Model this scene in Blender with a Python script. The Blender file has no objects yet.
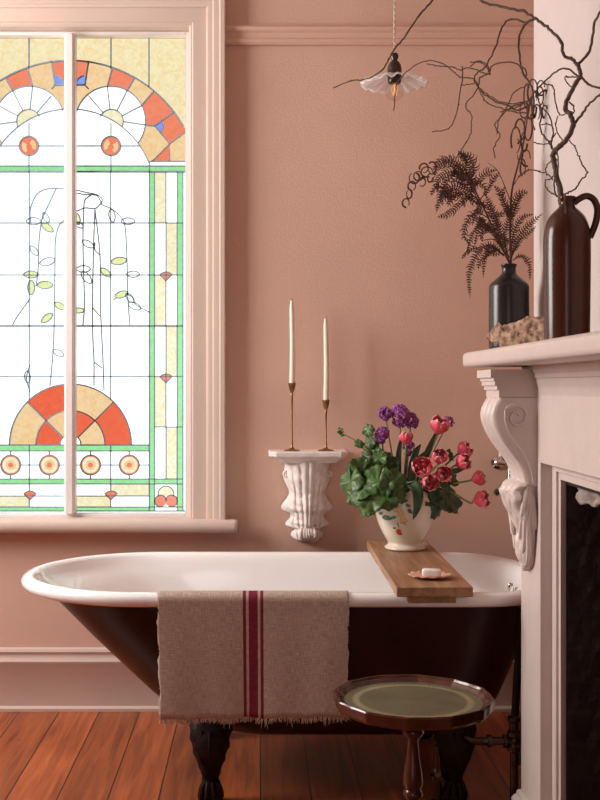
import bpy, bmesh, math, random
from mathutils import Vector, Matrix
random.seed(7)
PI = math.pi
F = 1111.1; CAMY = -3.858; EYE = 1.12; VX = 258.0; VY = 387.0
sc = bpy.context.scene
COL = sc.collection

def at(px, py, d):
    """a point that stands d metres in front of the camera's station"""
    return Vector(((px-VX)*d/F, CAMY+d, EYE-(py-VY)*d/F))

# ------------------------------------------------------------------ materials
def lin(c):
    return tuple(((v/255)/12.92 if v/255 <= .04045 else (((v/255)+.055)/1.055)**2.4) for v in c)

def nodes_of(name):
    m = bpy.data.materials.new(name); m.use_nodes = True
    nt = m.node_tree; b = nt.nodes['Principled BSDF']
    return m, nt, b

def mat(name, col, rough=.6, metal=0., var=0., scale=30., bump=0., bscale=None, col2=None, coat=0., stretch=None, spec=None, sss=0.):
    m, nt, b = nodes_of(name); N = nt.nodes; L = nt.links
    b.inputs['Roughness'].default_value = rough
    b.inputs['Metallic'].default_value = metal
    if coat: b.inputs['Coat Weight'].default_value = coat; b.inputs['Coat Roughness'].default_value = .08
    if spec is not None: b.inputs['Specular IOR Level'].default_value = spec
    if sss:
        b.inputs['Subsurface Weight'].default_value = sss
        b.inputs['Subsurface Radius'].default_value = (.01, .006, .004)
    tc = N.new('ShaderNodeTexCoord'); vec = tc.outputs['Object']
    if stretch:
        mp = N.new('ShaderNodeMapping'); mp.inputs['Scale'].default_value = stretch
        L.new(vec, mp.inputs['Vector']); vec = mp.outputs['Vector']
    c = tuple(col)+(1,)
    n = N.new('ShaderNodeTexNoise'); n.inputs['Scale'].default_value = scale; n.inputs['Detail'].default_value = 6
    L.new(vec, n.inputs['Vector'])
    r = N.new('ShaderNodeValToRGB'); r.color_ramp.elements[0].position = .35; r.color_ramp.elements[1].position = .65
    c2 = col2 if col2 else tuple(v*(1-var) for v in col)
    r.color_ramp.elements[0].color = tuple(c2)+(1,)
    r.color_ramp.elements[1].color = c
    L.new(n.outputs['Fac'], r.inputs['Fac']); L.new(r.outputs['Color'], b.inputs['Base Color'])
    if bump:
        n2 = N.new('ShaderNodeTexNoise'); n2.inputs['Scale'].default_value = bscale or scale*3; n2.inputs['Detail'].default_value = 4
        L.new(vec, n2.inputs['Vector'])
        bp = N.new('ShaderNodeBump'); bp.inputs['Strength'].default_value = bump; bp.inputs['Distance'].default_value = .01
        L.new(n2.outputs['Fac'], bp.inputs['Height']); L.new(bp.outputs['Normal'], b.inputs['Normal'])
    return m

M = {}
M['wall'] = mat('pink_plaster', (.68, .445, .35), .85, var=.06, scale=3, bump=.12, bscale=140)
M['trim'] = mat('pink_gloss_paint', (.62, .485, .42), .42, var=.04, scale=4, bump=.05, bscale=60)
M['far_wall'] = mat('low_bounce_plaster', (.42, .235, .165), .85, var=.06, scale=3, bump=.12, bscale=140)  # for the unseen walls, toned darker to cut bounce light
M['ceiling'] = mat('ceiling_paint', (.50, .40, .35), .9, var=.03, scale=3)
M['breast'] = mat('pale_plaster', (.54, .465, .44), .85, var=.06, scale=3, bump=.14, bscale=120)
M['mantel'] = mat('pale_pink_paint', (.62, .53, .485), .38, var=.05, scale=12, bump=.08, bscale=50)
M['sash'] = mat('white_sash_paint', (.80, .74, .72), .4, var=.03, scale=10)
M['bracket'] = mat('chalky_plaster', (.83, .75, .71), .8, var=.14, scale=40, bump=.25, bscale=160)
M['enamel'] = mat('white_enamel', (.89, .88, .88), .12, var=.015, scale=4, coat=.4)
M['shell_paint'] = mat('oxblood_tub_paint', (.034, .008, .005), .32, var=.5, scale=6, bump=.06, bscale=9, spec=.22)
M['foot'] = mat('dark_cast_iron', (.020, .007, .005), .55, var=.4, scale=40, bump=.2, bscale=90, spec=.12)
M['brass'] = mat('aged_brass', (.42, .26, .11), .34, 1, var=.35, scale=60)
M['bronze'] = mat('dark_bronze_pipe', (.11, .07, .05), .28, 1, var=.4, scale=40)
M['chrome'] = mat('chrome', (.75, .74, .73), .12, 1, var=.05, scale=20)
M['wax'] = mat('ivory_wax', (.86, .76, .64), .45, var=.04, scale=20, sss=.3)
M['wick'] = mat('wick', (.25, .2, .15), .9)
M['porcelain'] = mat('white_porcelain', (.82, .78, .74), .2, var=.03)
M['vase'] = mat('cream_glazed_pottery', (.76, .68, .56), .25, var=.05, scale=15, coat=.3, bump=.06, bscale=20)
M['jug'] = mat('brown_salt_glaze', (.070, .020, .011), .2, var=.45, scale=14, spec=.3, stretch=(1, 1, .12), bump=.07, bscale=14)
M['bottle'] = mat('dark_stoneware', (.032, .024, .022), .26, var=.45, scale=16, spec=.35, stretch=(1, 1, .3))
M['twig'] = mat('willow_bark', (.11, .058, .038), .75, var=.45, scale=60, bump=.3, bscale=150)
M['fern'] = mat('dried_fern', (.105, .036, .022), .7, var=.4, scale=60)
M['cord'] = mat('fabric_cord', (.62, .52, .42), .8, var=.2, scale=300)
M['bakelite'] = mat('dark_lampholder', (.030, .014, .010), .28, var=.3, scale=30)
M['soap'] = mat('white_soap', (.84, .80, .76), .45, var=.03, sss=.15)
M['scallop'] = mat('scallop_shell', (.62, .26, .16), .4, scale=55, col2=(.70, .50, .38))
M['rock'] = mat('mottled_shell', (.46, .29, .19), .8, scale=60, col2=(.10, .04, .022), bump=.9, bscale=60)
M['table_wood'] = mat('mahogany', (.085, .020, .008), .26, var=.5, scale=22, stretch=(1, 1, .5), coat=.12)
M['stem'] = mat('green_stem', (.20, .27, .09), .5, var=.25, scale=40)
M['leaf'] = mat('green_leaf', (.085, .165, .040), .4, scale=34, col2=(.028, .075, .018), bump=.3, bscale=90)
M['leaf_dark'] = mat('dark_green_leaf', (.035, .085, .035), .4, var=.35, scale=30)
M['petal'] = mat('rose_red_petal', (.88, .13, .20), .5, scale=70, col2=(.66, .045, .08), sss=.1)
M['petal_edge'] = mat('pale_pink_petal_edge', (.92, .46, .46), .5, var=.3, scale=80)
M['purple'] = mat('purple_petal', (.42, .10, .46), .55, scale=90, col2=(.17, .025, .16))
M['paint_yellow'] = mat('painted_yellow', (.78, .55, .25), .3, var=.25, scale=90)
M['paint_green'] = mat('painted_green', (.10, .20, .13), .3, var=.3, scale=90)
M['paint_red'] = mat('painted_red', (.55, .06, .035), .3, var=.3, scale=90)
M['plaster_rough'] = mat('rough_old_plaster', (.42, .34, .30), .95, var=.5, scale=14, bump=1, bscale=30)
M['came'] = mat('lead_came', (.20, .29, .38), .5, 0, var=.2, scale=60)  # lead grey with the blue halation of the bright glass put into its colour
M['hearth'] = mat('slate_hearth', (.05, .045, .045), .5, var=.3, scale=10, bump=.2)
M['lever'] = mat('ivory_lever', (.75, .70, .66), .3)

def glossy_glass(name, col, fac=.06):
    """thin sheet of tinted glass"""
    m = bpy.data.materials.new(name); m.use_nodes = True; nt = m.node_tree; N = nt.nodes; L = nt.links
    N.clear()
    o = N.new('ShaderNodeOutputMaterial'); mx = N.new('ShaderNodeMixShader')
    t = N.new('ShaderNodeBsdfTransparent'); g = N.new('ShaderNodeBsdfGlossy'); g.inputs['Roughness'].default_value = .12
    tc = N.new('ShaderNodeTexCoord'); n = N.new('ShaderNodeTexNoise')
    n.inputs['Scale'].default_value = 45; n.inputs['Detail'].default_value = 3; n.inputs['Distortion'].default_value = 1.5
    L.new(tc.outputs['Object'], n.inputs['Vector'])
    r = N.new('ShaderNodeValToRGB'); r.color_ramp.elements[0].position = .35; r.color_ramp.elements[1].position = .6
    v = .86 if max(col)-min(col) > .07 else .98
    r.color_ramp.elements[0].color = (col[0]*(.97 if v < .9 else 1), col[1]*v, col[2]*v*(.8 if v < .9 else 1), 1)
    r.color_ramp.elements[1].color = tuple(col)+(1,)
    L.new(n.outputs['Fac'], r.inputs['Fac']); L.new(r.outputs['Color'], t.inputs['Color'])
    mx.inputs['Fac'].default_value = fac
    L.new(t.outputs[0], mx.inputs[1]); L.new(g.outputs[0], mx.inputs[2]); L.new(mx.outputs[0], o.inputs['Surface'])
    return m
GL = {}
GL['clear'] = glossy_glass('clear_window_glass', (.74, .78, .82))
GL['cream'] = glossy_glass('cream_cathedral_glass', (0.46, 0.395, 0.245))
GL['pale'] = glossy_glass('pale_straw_glass', (0.47, 0.44, 0.31))
GL['tan'] = glossy_glass('amber_mottled_glass', (0.45, 0.32, 0.18))
GL['orange'] = glossy_glass('orange_glass', (0.44, 0.125, 0.075))
GL['red'] = glossy_glass('red_glass', (0.43, 0.075, 0.038))
GL['green'] = glossy_glass('green_glass', (0.17, 0.4, 0.185))
GL['lime'] = glossy_glass('lime_leaf_glass', (0.42, 0.47, 0.23))
GL['blue'] = glossy_glass('blue_glass', (0.12, 0.18, 0.5))
GLN = list(GL)

def shade_glass(name, rough, ior=1.45, col=(1, 1, 1), trans=.72):
    m = bpy.data.materials.new(name); m.use_nodes = True; nt = m.node_tree; N = nt.nodes; L = nt.links
    N.clear()
    o = N.new('ShaderNodeOutputMaterial'); mx = N.new('ShaderNodeMixShader'); t = N.new('ShaderNodeBsdfTransparent')
    g = N.new('ShaderNodeBsdfPrincipled'); g.inputs['Base Color'].default_value = tuple(col)+(1,)
    g.inputs['Roughness'].default_value = rough
    tl = N.new('ShaderNodeBsdfTranslucent'); tl.inputs['Color'].default_value = tuple(col)+(1,)
    m2 = N.new('ShaderNodeMixShader'); m2.inputs['Fac'].default_value = .45
    L.new(g.outputs[0], m2.inputs[1]); L.new(tl.outputs[0], m2.inputs[2])
    mx.inputs['Fac'].default_value = 1-trans
    L.new(t.outputs[0], mx.inputs[1]); L.new(m2.outputs[0], mx.inputs[2]); L.new(mx.outputs[0], o.inputs['Surface'])
    return m
M['shade'] = shade_glass('white_glass_shade', .15, col=(.97, .96, .95), trans=.18)
def bulb_mat():
    m = bpy.data.materials.new('clear_bulb_glass'); m.use_nodes = True; nt = m.node_tree; N = nt.nodes; L = nt.links
    N.clear()
    o = N.new('ShaderNodeOutputMaterial'); mx = N.new('ShaderNodeMixShader'); t = N.new('ShaderNodeBsdfTransparent')
    t.inputs['Color'].default_value = (.97, .93, .9, 1)
    g = N.new('ShaderNodeBsdfGlossy'); g.inputs['Roughness'].default_value = .05
    lw = N.new('ShaderNodeLayerWeight'); f = N.new('ShaderNodeMath'); f.operation = 'POWER'; L.new(lw.outputs['Facing'], f.inputs[0]); f.inputs[1].default_value = 4.0
    L.new(f.outputs[0], mx.inputs['Fac']); L.new(t.outputs[0], mx.inputs[1]); L.new(g.outputs[0], mx.inputs[2])
    L.new(mx.outputs[0], o.inputs['Surface']); return m
M['bulb'] = bulb_mat()
def emit_mat(name, c, s):
    m, nt, b = nodes_of(name); b.inputs['Base Color'].default_value = tuple(c)+(1,)
    b.inputs['Emission Color'].default_value = tuple(c)+(1,); b.inputs['Emission Strength'].default_value = s
    return m
M['filament'] = emit_mat('amber_filament', (1, .5, .18), .5)

def math_node(nt, op, a, b=None, c=None):
    n = nt.nodes.new('ShaderNodeMath'); n.operation = op
    for i, v in enumerate((a, b, c)):
        if v is None: continue
        if isinstance(v, (int, float)): n.inputs[i].default_value = v
        else: nt.links.new(v, n.inputs[i])
    return n.outputs[0]

def floor_mat():
    m, nt, b = nodes_of('orange_pine_boards'); N = nt.nodes; L = nt.links
    tc = N.new('ShaderNodeTexCoord'); sp = N.new('ShaderNodeSeparateXYZ'); L.new(tc.outputs['Object'], sp.inputs[0])
    W = .1385; x = math_node(nt, 'ADD', sp.outputs['X'], 20*W-.007)
    q = math_node(nt, 'DIVIDE', x, W); cell = math_node(nt, 'FLOOR', q); fr = math_node(nt, 'FRACT', q)
    e = math_node(nt, 'ABSOLUTE', math_node(nt, 'SUBTRACT', fr, .5))
    gap = math_node(nt, 'GREATER_THAN', e, .4865)
    wn = N.new('ShaderNodeTexWhiteNoise'); wn.noise_dimensions = '1D'; L.new(cell, wn.inputs['W'])
    # grain
    cb = N.new('ShaderNodeCombineXYZ')
    L.new(math_node(nt, 'MULTIPLY', sp.outputs['X'], 26.), cb.inputs[0])
    L.new(math_node(nt, 'ADD', math_node(nt, 'MULTIPLY', sp.outputs['Y'], 1.6), math_node(nt, 'MULTIPLY', wn.outputs[0], 30.)), cb.inputs[1])
    g = N.new('ShaderNodeTexNoise'); g.inputs['Scale'].default_value = 1.6; g.inputs['Detail'].default_value = 7; g.inputs['Distortion'].default_value = .6
    L.new(cb.outputs[0], g.inputs['Vector'])
    r = N.new('ShaderNodeValToRGB')
    r.color_ramp.elements[0].position = .25; r.color_ramp.elements[0].color = (.15, .032, .010, 1)
    r.color_ramp.elements[1].position = .72; r.color_ramp.elements[1].color = (.46, .118, .034, 1)
    L.new(g.outputs['Fac'], r.inputs['Fac'])
    hs = N.new('ShaderNodeHueSaturation'); L.new(r.outputs['Color'], hs.inputs['Color'])
    L.new(math_node(nt, 'ADD', math_node(nt, 'MULTIPLY', wn.outputs[0], .45), .75), hs.inputs['Value'])
    # nail heads and knots
    vo = N.new('ShaderNodeTexVoronoi'); vo.inputs['Scale'].default_value = 1; vo.inputs['Randomness'].default_value = .55
    c2 = N.new('ShaderNodeCombineXYZ')
    L.new(math_node(nt, 'MULTIPLY', sp.outputs['X'], 14.), c2.inputs[0]); L.new(math_node(nt, 'MULTIPLY', sp.outputs['Y'], 8.), c2.inputs[1])
    L.new(c2.outputs[0], vo.inputs['Vector'])
    knot = math_node(nt, 'LESS_THAN', vo.outputs['Distance'], .045)
    dark = math_node(nt, 'MAXIMUM', gap, math_node(nt, 'MULTIPLY', knot, .8))
    mx = N.new('ShaderNodeMix'); mx.data_type = 'RGBA'
    L.new(dark, mx.inputs['Factor']); L.new(hs.outputs['Color'], mx.inputs['A']); mx.inputs['B'].default_value = (.012, .005, .003, 1)
    L.new(mx.outputs['Result'], b.inputs['Base Color'])
    b.inputs['Roughness'].default_value = .36
    hgt = math_node(nt, 'SUBTRACT', math_node(nt, 'MULTIPLY', g.outputs['Fac'], .15), gap)
    bp = N.new('ShaderNodeBump'); bp.inputs['Strength'].default_value = .5; bp.inputs['Distance'].default_value = .004
    L.new(hgt, bp.inputs['Height']); L.new(bp.outputs['Normal'], b.inputs['Normal'])
    return m
M['floor'] = floor_mat()

def wood_mat(name, ca, cb_, sx=30, sy=2.2, rough=.45):
    m, nt, b = nodes_of(name); N = nt.nodes; L = nt.links
    tc = N.new('ShaderNodeTexCoord'); mp = N.new('ShaderNodeMapping'); mp.inputs['Scale'].default_value = (sx, sy, sx)
    L.new(tc.outputs['Object'], mp.inputs['Vector'])
    g = N.new('ShaderNodeTexNoise'); g.inputs['Scale'].default_value = 1.3; g.inputs['Detail'].default_value = 7; g.inputs['Distortion'].default_value = 1.1
    L.new(mp.outputs['Vector'], g.inputs['Vector'])
    r = N.new('ShaderNodeValToRGB'); r.color_ramp.elements[0].position = .3; r.color_ramp.elements[1].position = .7
    r.color_ramp.elements[0].color = tuple(ca)+(1,); r.color_ramp.elements[1].color = tuple(cb_)+(1,)
    L.new(g.outputs['Fac'], r.inputs['Fac']); L.new(r.outputs['Color'], b.inputs['Base Color'])
    b.inputs['Roughness'].default_value = rough
    bp = N.new('ShaderNodeBump'); bp.inputs['Strength'].default_value = .25; bp.inputs['Distance'].default_value = .003
    L.new(g.outputs['Fac'], bp.inputs['Height']); L.new(bp.outputs['Normal'], b.inputs['Normal'])
    return m
M['board'] = wood_mat('oak_board', (.21, .105, .050), (.43, .24, .125))

def towel_mat():
    m, nt, b = nodes_of('unbleached_linen'); N = nt.nodes; L = nt.links
    tc = N.new('ShaderNodeTexCoord'); uv = tc.outputs['UV']
    sp = N.new('ShaderNodeSeparateXYZ'); L.new(uv, sp.inputs[0]); u = sp.outputs['X']; v = sp.outputs['Y']
    def wave(src, k, amp):
        n = N.new('ShaderNodeTexNoise'); n.inputs['Scale'].default_value = 14; n.inputs['Detail'].default_value = 2
        L.new(uv, n.inputs['Vector'])
        ph = math_node(nt, 'ADD', math_node(nt, 'MULTIPLY', src, k), math_node(nt, 'MULTIPLY', n.outputs['Fac'], amp))
        return math_node(nt, 'SINE', ph)
    wa = wave(u, 2*PI*340, 14.); wb = wave(v, 2*PI*340, 14.)
    weave = math_node(nt, 'MULTIPLY', wa, wb)
    # uneven slubs along and across
    def slub(sc_):
        mp = N.new('ShaderNodeMapping'); mp.inputs['Scale'].default_value = sc_; L.new(uv, mp.inputs['Vector'])
        n = N.new('ShaderNodeTexNoise'); n.inputs['Scale'].default_value = 1; n.inputs['Detail'].default_value = 4
        L.new(mp.outputs[0], n.inputs['Vector']); return n.outputs['Fac']
    s1 = slub((560, 45, 1)); s2 = slub((45, 560, 1))
    tone = math_node(nt, 'ADD', math_node(nt, 'MULTIPLY', math_node(nt, 'ADD', s1, s2), .55), math_node(nt, 'MULTIPLY', weave, .10))
    r = N.new('ShaderNodeValToRGB'); r.color_ramp.elements[0].position = .35; r.color_ramp.elements[1].position = .78
    r.color_ramp.elements[0].color = (.29, .215, .17, 1); r.color_ramp.elements[1].color = (.68, .56, .47, 1)
    L.new(tone, r.inputs['Fac'])
    def band(a, c):
        return math_node(nt, 'MULTIPLY', math_node(nt, 'GREATER_THAN', u, a), math_node(nt, 'LESS_THAN', u, c))
    X0 = -.262
    st = math_node(nt, 'ADD', math_node(nt, 'ADD', band(-.0396-X0, -.0312-X0), band(-.0246-X0, -.0008-X0)), band(.0058-X0, .0140-X0))
    r2 = N.new('ShaderNodeValToRGB'); r2.color_ramp.elements[0].position = .35; r2.color_ramp.elements[1].position = .78
    r2.color_ramp.elements[0].color = (.10, .010, .025, 1); r2.color_ramp.elements[1].color = (.33, .045, .075, 1)
    L.new(tone, r2.inputs['Fac'])
    mx = N.new('ShaderNodeMix'); mx.data_type = 'RGBA'
    L.new(st, mx.inputs['Factor']); L.new(r.outputs['Color'], mx.inputs['A']); L.new(r2.outputs['Color'], mx.inputs['B'])
    L.new(mx.outputs['Result'], b.inputs['Base Color']); b.inputs['Roughness'].default_value = .95
    b.inputs['Specular IOR Level'].default_value = .1
    bp = N.new('ShaderNodeBump'); bp.inputs['Strength'].default_value = .6; bp.inputs['Distance'].default_value = .0015
    L.new(tone, bp.inputs['Height']); L.new(bp.outputs['Normal'], b.inputs['Normal'])
    return m
M['towel'] = towel_mat()
M['thread'] = mat('linen_thread', (.56, .42, .32), .95, var=.25, scale=200)

def leather_mat(cx, cy):
    m, nt, b = nodes_of('green_tooled_leather'); N = nt.nodes; L = nt.links
    tc = N.new('ShaderNodeTexCoord'); sp = N.new('ShaderNodeSeparateXYZ'); L.new(tc.outputs['Object'], sp.inputs[0])
    x, y = sp.outputs['X'], sp.outputs['Y']
    rad = math_node(nt, 'SQRT', math_node(nt, 'ADD', math_node(nt, 'MULTIPLY', x, x), math_node(nt, 'MULTIPLY', y, y)))
    ang = math_node(nt, 'ARCTAN2', y, x)
    orn = math_node(nt, 'MULTIPLY', math_node(nt, 'SINE', math_node(nt, 'MULTIPLY', ang, 72.)), .0022)
    rr = math_node(nt, 'ADD', rad, orn)
    band = math_node(nt, 'MULTIPLY', math_node(nt, 'GREATER_THAN', rr, .1165), math_node(nt, 'LESS_THAN', rr, .1305))
    nz = N.new('ShaderNodeTexNoise'); nz.inputs['Scale'].default_value = 120; nz.inputs['Detail'].default_value = 4; L.new(tc.outputs['Object'], nz.inputs['Vector'])
    band = math_node(nt, 'MULTIPLY', band, math_node(nt, 'ADD', math_node(nt, 'MULTIPLY', nz.outputs['Fac'], .9), .1))
    n2 = N.new('ShaderNodeTexNoise'); n2.inputs['Scale'].default_value = 9; n2.inputs['Detail'].default_value = 6; L.new(tc.outputs['Object'], n2.inputs['Vector'])
    r = N.new('ShaderNodeValToRGB'); r.color_ramp.elements[0].position = .3; r.color_ramp.elements[1].position = .75
    r.color_ramp.elements[0].color = (.080, .076, .040, 1); r.color_ramp.elements[1].color = (.16, .15, .085, 1)
    L.new(n2.outputs['Fac'], r.inputs['Fac'])
    mx = N.new('ShaderNodeMix'); mx.data_type = 'RGBA'
    L.new(band, mx.inputs['Factor']); L.new(r.outputs['Color'], mx.inputs['A']); mx.inputs['B'].default_value = (.36, .31, .17, 1)
    L.new(mx.outputs['Result'], b.inputs['Base Color']); b.inputs['Roughness'].default_value = .36
    bp = N.new('ShaderNodeBump'); bp.inputs['Strength'].default_value = .15; bp.inputs['Distance'].default_value = .002
    L.new(nz.outputs['Fac'], bp.inputs['Height']); L.new(bp.outputs['Normal'], b.inputs['Normal'])
    return m

def brick_mat():
    m, nt, b = nodes_of('sooty_brick'); N = nt.nodes; L = nt.links
    tc = N.new('ShaderNodeTexCoord'); mp = N.new('ShaderNodeMapping'); mp.inputs['Rotation'].default_value = (PI/2, 0, 0)
    L.new(tc.outputs['Object'], mp.inputs['Vector'])
    br = N.new('ShaderNodeTexBrick'); br.inputs['Scale'].default_value = 1
    br.inputs['Brick Width'].default_value = .22; br.inputs['Row Height'].default_value = .075; br.inputs['Mortar Size'].default_value = .008
    br.inputs['Color1'].default_value = (.040, .016, .011, 1); br.inputs['Color2'].default_value = (.022, .012, .010, 1); br.inputs['Mortar'].default_value = (.03, .022, .018, 1)
    L.new(mp.outputs[0], br.inputs['Vector'])
    n = N.new('ShaderNodeTexNoise'); n.inputs['Scale'].default_value = 18; n.inputs['Detail'].default_value = 8; L.new(tc.outputs['Object'], n.inputs['Vector'])
    mx = N.new('ShaderNodeMix'); mx.data_type = 'RGBA'; mx.blend_type = 'MULTIPLY'; mx.inputs['Factor'].default_value = .7
    L.new(br.outputs['Color'], mx.inputs['A']); L.new(n.outputs['Color'], mx.inputs['B'])
    L.new(mx.outputs['Result'], b.inputs['Base Color']); b.inputs['Roughness'].default_value = .95
    bp = N.new('ShaderNodeBump'); bp.inputs['Strength'].default_value = 1; bp.inputs['Distance'].default_value = .02
    L.new(math_node(nt, 'SUBTRACT', n.outputs['Fac'], math_node(nt, 'MULTIPLY', br.outputs['Fac'], .5)), bp.inputs['Height'])
    L.new(bp.outputs['Normal'], b.inputs['Normal'])
    return m
M['brick'] = brick_mat()

# ------------------------------------------------------------------ mesh helpers
ORG = {}
class MB:
    def __init__(s): s.v = []; s.f = []; s.m = []; s.uv = None
    def add(s, vs, fs, mi=0):
        o = len(s.v); s.v += [Vector(v) for v in vs]; s.f += [tuple(i+o for i in f) for f in fs]; s.m += [mi]*len(fs); return s
    def box(s, x0, x1, y0, y1, z0, z1, mi=0):
        vs = [(x, y, z) for x in (x0, x1) for y in (y0, y1) for z in (z0, z1)]
        return s.add(vs, [(0, 1, 3, 2), (4, 6, 7, 5), (0, 4, 5, 1), (2, 3, 7, 6), (0, 2, 6, 4), (1, 5, 7, 3)], mi)
    def rings(s, rs, closed=True, cap0=True, cap1=True, mi=0):
        n = len(rs[0]); vs = [p for r in rs for p in r]; fs = []
        for i in range(len(rs)-1):
            for j in range(n if closed else n-1):
                k = (j+1) % n
                fs.append((i*n+j, i*n+k, (i+1)*n+k, (i+1)*n+j))
        if cap0: fs.append(tuple(range(n))[::-1])
        if cap1: fs.append(tuple((len(rs)-1)*n+j for j in range(n)))
        return s.add(vs, fs, mi)
    def lathe(s, prof, c=(0, 0, 0), n=32, mi=0, mat4=None, rf=None):
        rs = []
        for r, z in prof:
            ring = []
            for k in range(n):
                a = 2*PI*k/n; q = r*(rf(a, z) if rf else 1)
                p = Vector((q*math.cos(a), q*math.sin(a), z))
                ring.append((mat4 @ p) if mat4 else p+Vector(c))
            rs.append(ring)
        return s.rings(rs, mi=mi)
    def tube(s, pts, rad, n=8, mi=0, cap=True):
        pts = [Vector(p) for p in pts]
        if not hasattr(rad, '__len__'): rad = [rad]*len(pts)
        t0 = (pts[1]-pts[0]).normalized(); up = Vector((0, 0, 1)) if abs(t0.z) < .9 else Vector((1, 0, 0))
        nrm = (up-t0*up.dot(t0)).normalized(); rs = []
        for i, p in enumerate(pts):
            t = (pts[min(i+1, len(pts)-1)]-pts[max(i-1, 0)])
            t = t.normalized() if t.length > 1e-9 else t0
            nrm = (nrm-t*nrm.dot(t)); nrm = nrm.normalized() if nrm.length > 1e-6 else t.orthogonal().normalized()
            b = t.cross(nrm)
            rs.append([p+(nrm*math.cos(2*PI*k/n)+b*math.sin(2*PI*k/n))*rad[i] for k in range(n)])
        return s.rings(rs, cap0=cap, cap1=cap, mi=mi)
    def grid(s, fn, nu, nv, mi=0):
        vs = [fn(i/nu, j/nv) for i in range(nu+1) for j in range(nv+1)]
        fs = [(i*(nv+1)+j, i*(nv+1)+j+1, (i+1)*(nv+1)+j+1, (i+1)*(nv+1)+j) for i in range(nu) for j in range(nv)]
        return s.add(vs, fs, mi)
    def ball(s, c, r, n=14, mi=0):
        r = r if hasattr(r, '__len__') else (r, r, r); rs = []
        for i in range(1, n//2):
            t = PI*i/(n//2)
            rs.append([Vector((c[0]+r[0]*math.sin(t)*math.cos(2*PI*k/n), c[1]+r[1]*math.sin(t)*math.sin(2*PI*k/n), c[2]-r[2]*math.cos(t))) for k in range(n)])
        return s.rings(rs, mi=mi)
    def build(s, name, mats, parent=None, smooth=True, angle=38, origin=None, bevel=0, solid=0, recalc=True, sub=0):
        org = ORG[parent.name] if parent is not None else Vector(origin or (0, 0, 0))
        me = bpy.data.meshes.new(name)
        me.from_pydata([v-org for v in s.v], [], s.f); me.update()
        for mm in (mats if isinstance(mats, (list, tuple)) else [mats]): me.materials.append(mm)
        me.polygons.foreach_set('material_index', s.m)
        if recalc:
            bm = bmesh.new(); bm.from_mesh(me); bmesh.ops.remove_doubles(bm, verts=bm.verts, dist=1e-6)
            bmesh.ops.recalc_face_normals(bm, faces=bm.faces); bm.to_mesh(me); bm.free()
        if s.uv:
            ul = me.uv_layers.new(name='UVMap')
            for lp in me.loops:
                ul.data[lp.index].uv = s.uv(me.vertices[lp.vertex_index].co + org, lp.vertex_index)
        if smooth:
            me.polygons.foreach_set('use_smooth', [True]*len(me.polygons))
            me.set_sharp_from_angle(angle=math.radians(angle))
        ob = bpy.data.objects.new(name, me); COL.objects.link(ob)
        if parent is not None: ob.parent = parent
        else: ob.location = org
        ORG[ob.name] = org
        if bevel:
            b = ob.modifiers.new('bevel', 'BEVEL'); b.width = bevel; b.segments = 2; b.limit_method = 'ANGLE'; b.angle_limit = math.radians(50)
        if solid:
            q = ob.modifiers.new('solid', 'SOLIDIFY'); q.thickness = solid; q.offset = 0
        if sub:
            q = ob.modifiers.new('sub', 'SUBSURF'); q.levels = sub; q.render_levels = sub
        return ob

def thing(name, label, cat, loc=(0, 0, 0), group=None):
    o = bpy.data.objects.new(name, None); COL.objects.link(o); o.location = loc; o.empty_display_size = .05
    o['label'] = label; o['category'] = cat
    if group: o['group'] = group
    ORG[o.name] = Vector(loc); return o
def tag(o, label, cat, group=None):
    o['label'] = label; o['category'] = cat
    if group: o['group'] = group
    return o
def struct(o): o['kind'] = 'structure'; return o
def lab(o, l): o['label'] = l; return o

def catmull(pts, k=6):
    pts = [Vector(p) for p in pts]; P = [pts[0]*2-pts[1]]+pts+[pts[-1]*2-pts[-2]]; out = []
    for i in range(1, len(P)-2):
        a, b, c, d = P[i-1:i+3]
        for j in range(k):
            t = j/k
            out.append(.5*((2*b)+(c-a)*t+(2*a-5*b+4*c-d)*t*t+(3*b-a-3*c+d)*t*t*t))
    out.append(pts[-1]); return out

# ------------------------------------------------------------------ room shell
XL, XR, YF, ZC = -2.30, 1.20, -5.2, 3.0
struct(MB().box(XL-.2, XR+.2, YF-.2, .25, -.05, 0).build('floor', M['floor'], smooth=False))
struct(MB().box(XL-.2, XR+.2, YF-.2, .25, ZC, ZC+.1).build('ceiling', M['ceiling'], smooth=False))
GD = 3.93                                                      # distance of the leaded glass
def G(px, py, y=0.0): v = at(px, py, GD); v.y += y; return v
OX0, OX1 = at(-50, 0, 3.858).x, at(190, 0, 3.858).x            # opening in the wall
OZ0, OZ1 = .655, at(0, 27, 3.858).z
w = MB()
w.box(XL-.2, OX0, 0, .11, 0, ZC); w.box(OX1, XR+.2, 0, .11, 0, ZC); w.box(OX0, OX1, 0, .11, 0, OZ0); w.box(OX0, OX1, 0, .11, OZ1, ZC)
struct(w.build('wall_back', M['wall'], smooth=False))
# left wall with an opening added to bring in side light
LY0, LY1, LZ0, LZ1 = -1.50, -.25, 1.22, 2.78
w = MB()
w.box(XL-.2, XL, YF-.2, LY0, 0, ZC); w.box(XL-.2, XL, LY1, 0, 0, ZC); w.box(XL-.2, XL, LY0, LY1, 0, LZ0); w.box(XL-.2, XL, LY0, LY1, LZ1, ZC)
struct(w.build('wall_left', M['far_wall'], smooth=False))
w = MB()
w.box(XR, XR+.2, YF-.2, 0, 0, ZC)
struct(w.build('wall_right', M['far_wall'], smooth=False))
w = MB()                                                       # wall behind the camera; unseen doorway gap added for weak fill light
w.box(XL-.2, -.9, YF-.2, YF, 0, ZC); w.box(-.15, XR+.2, YF-.2, YF, 0, ZC); w.box(-.9, -.15, YF-.2, YF, 2.05, ZC)
struct(w.build('wall_front', M['far_wall'], smooth=False))
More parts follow.
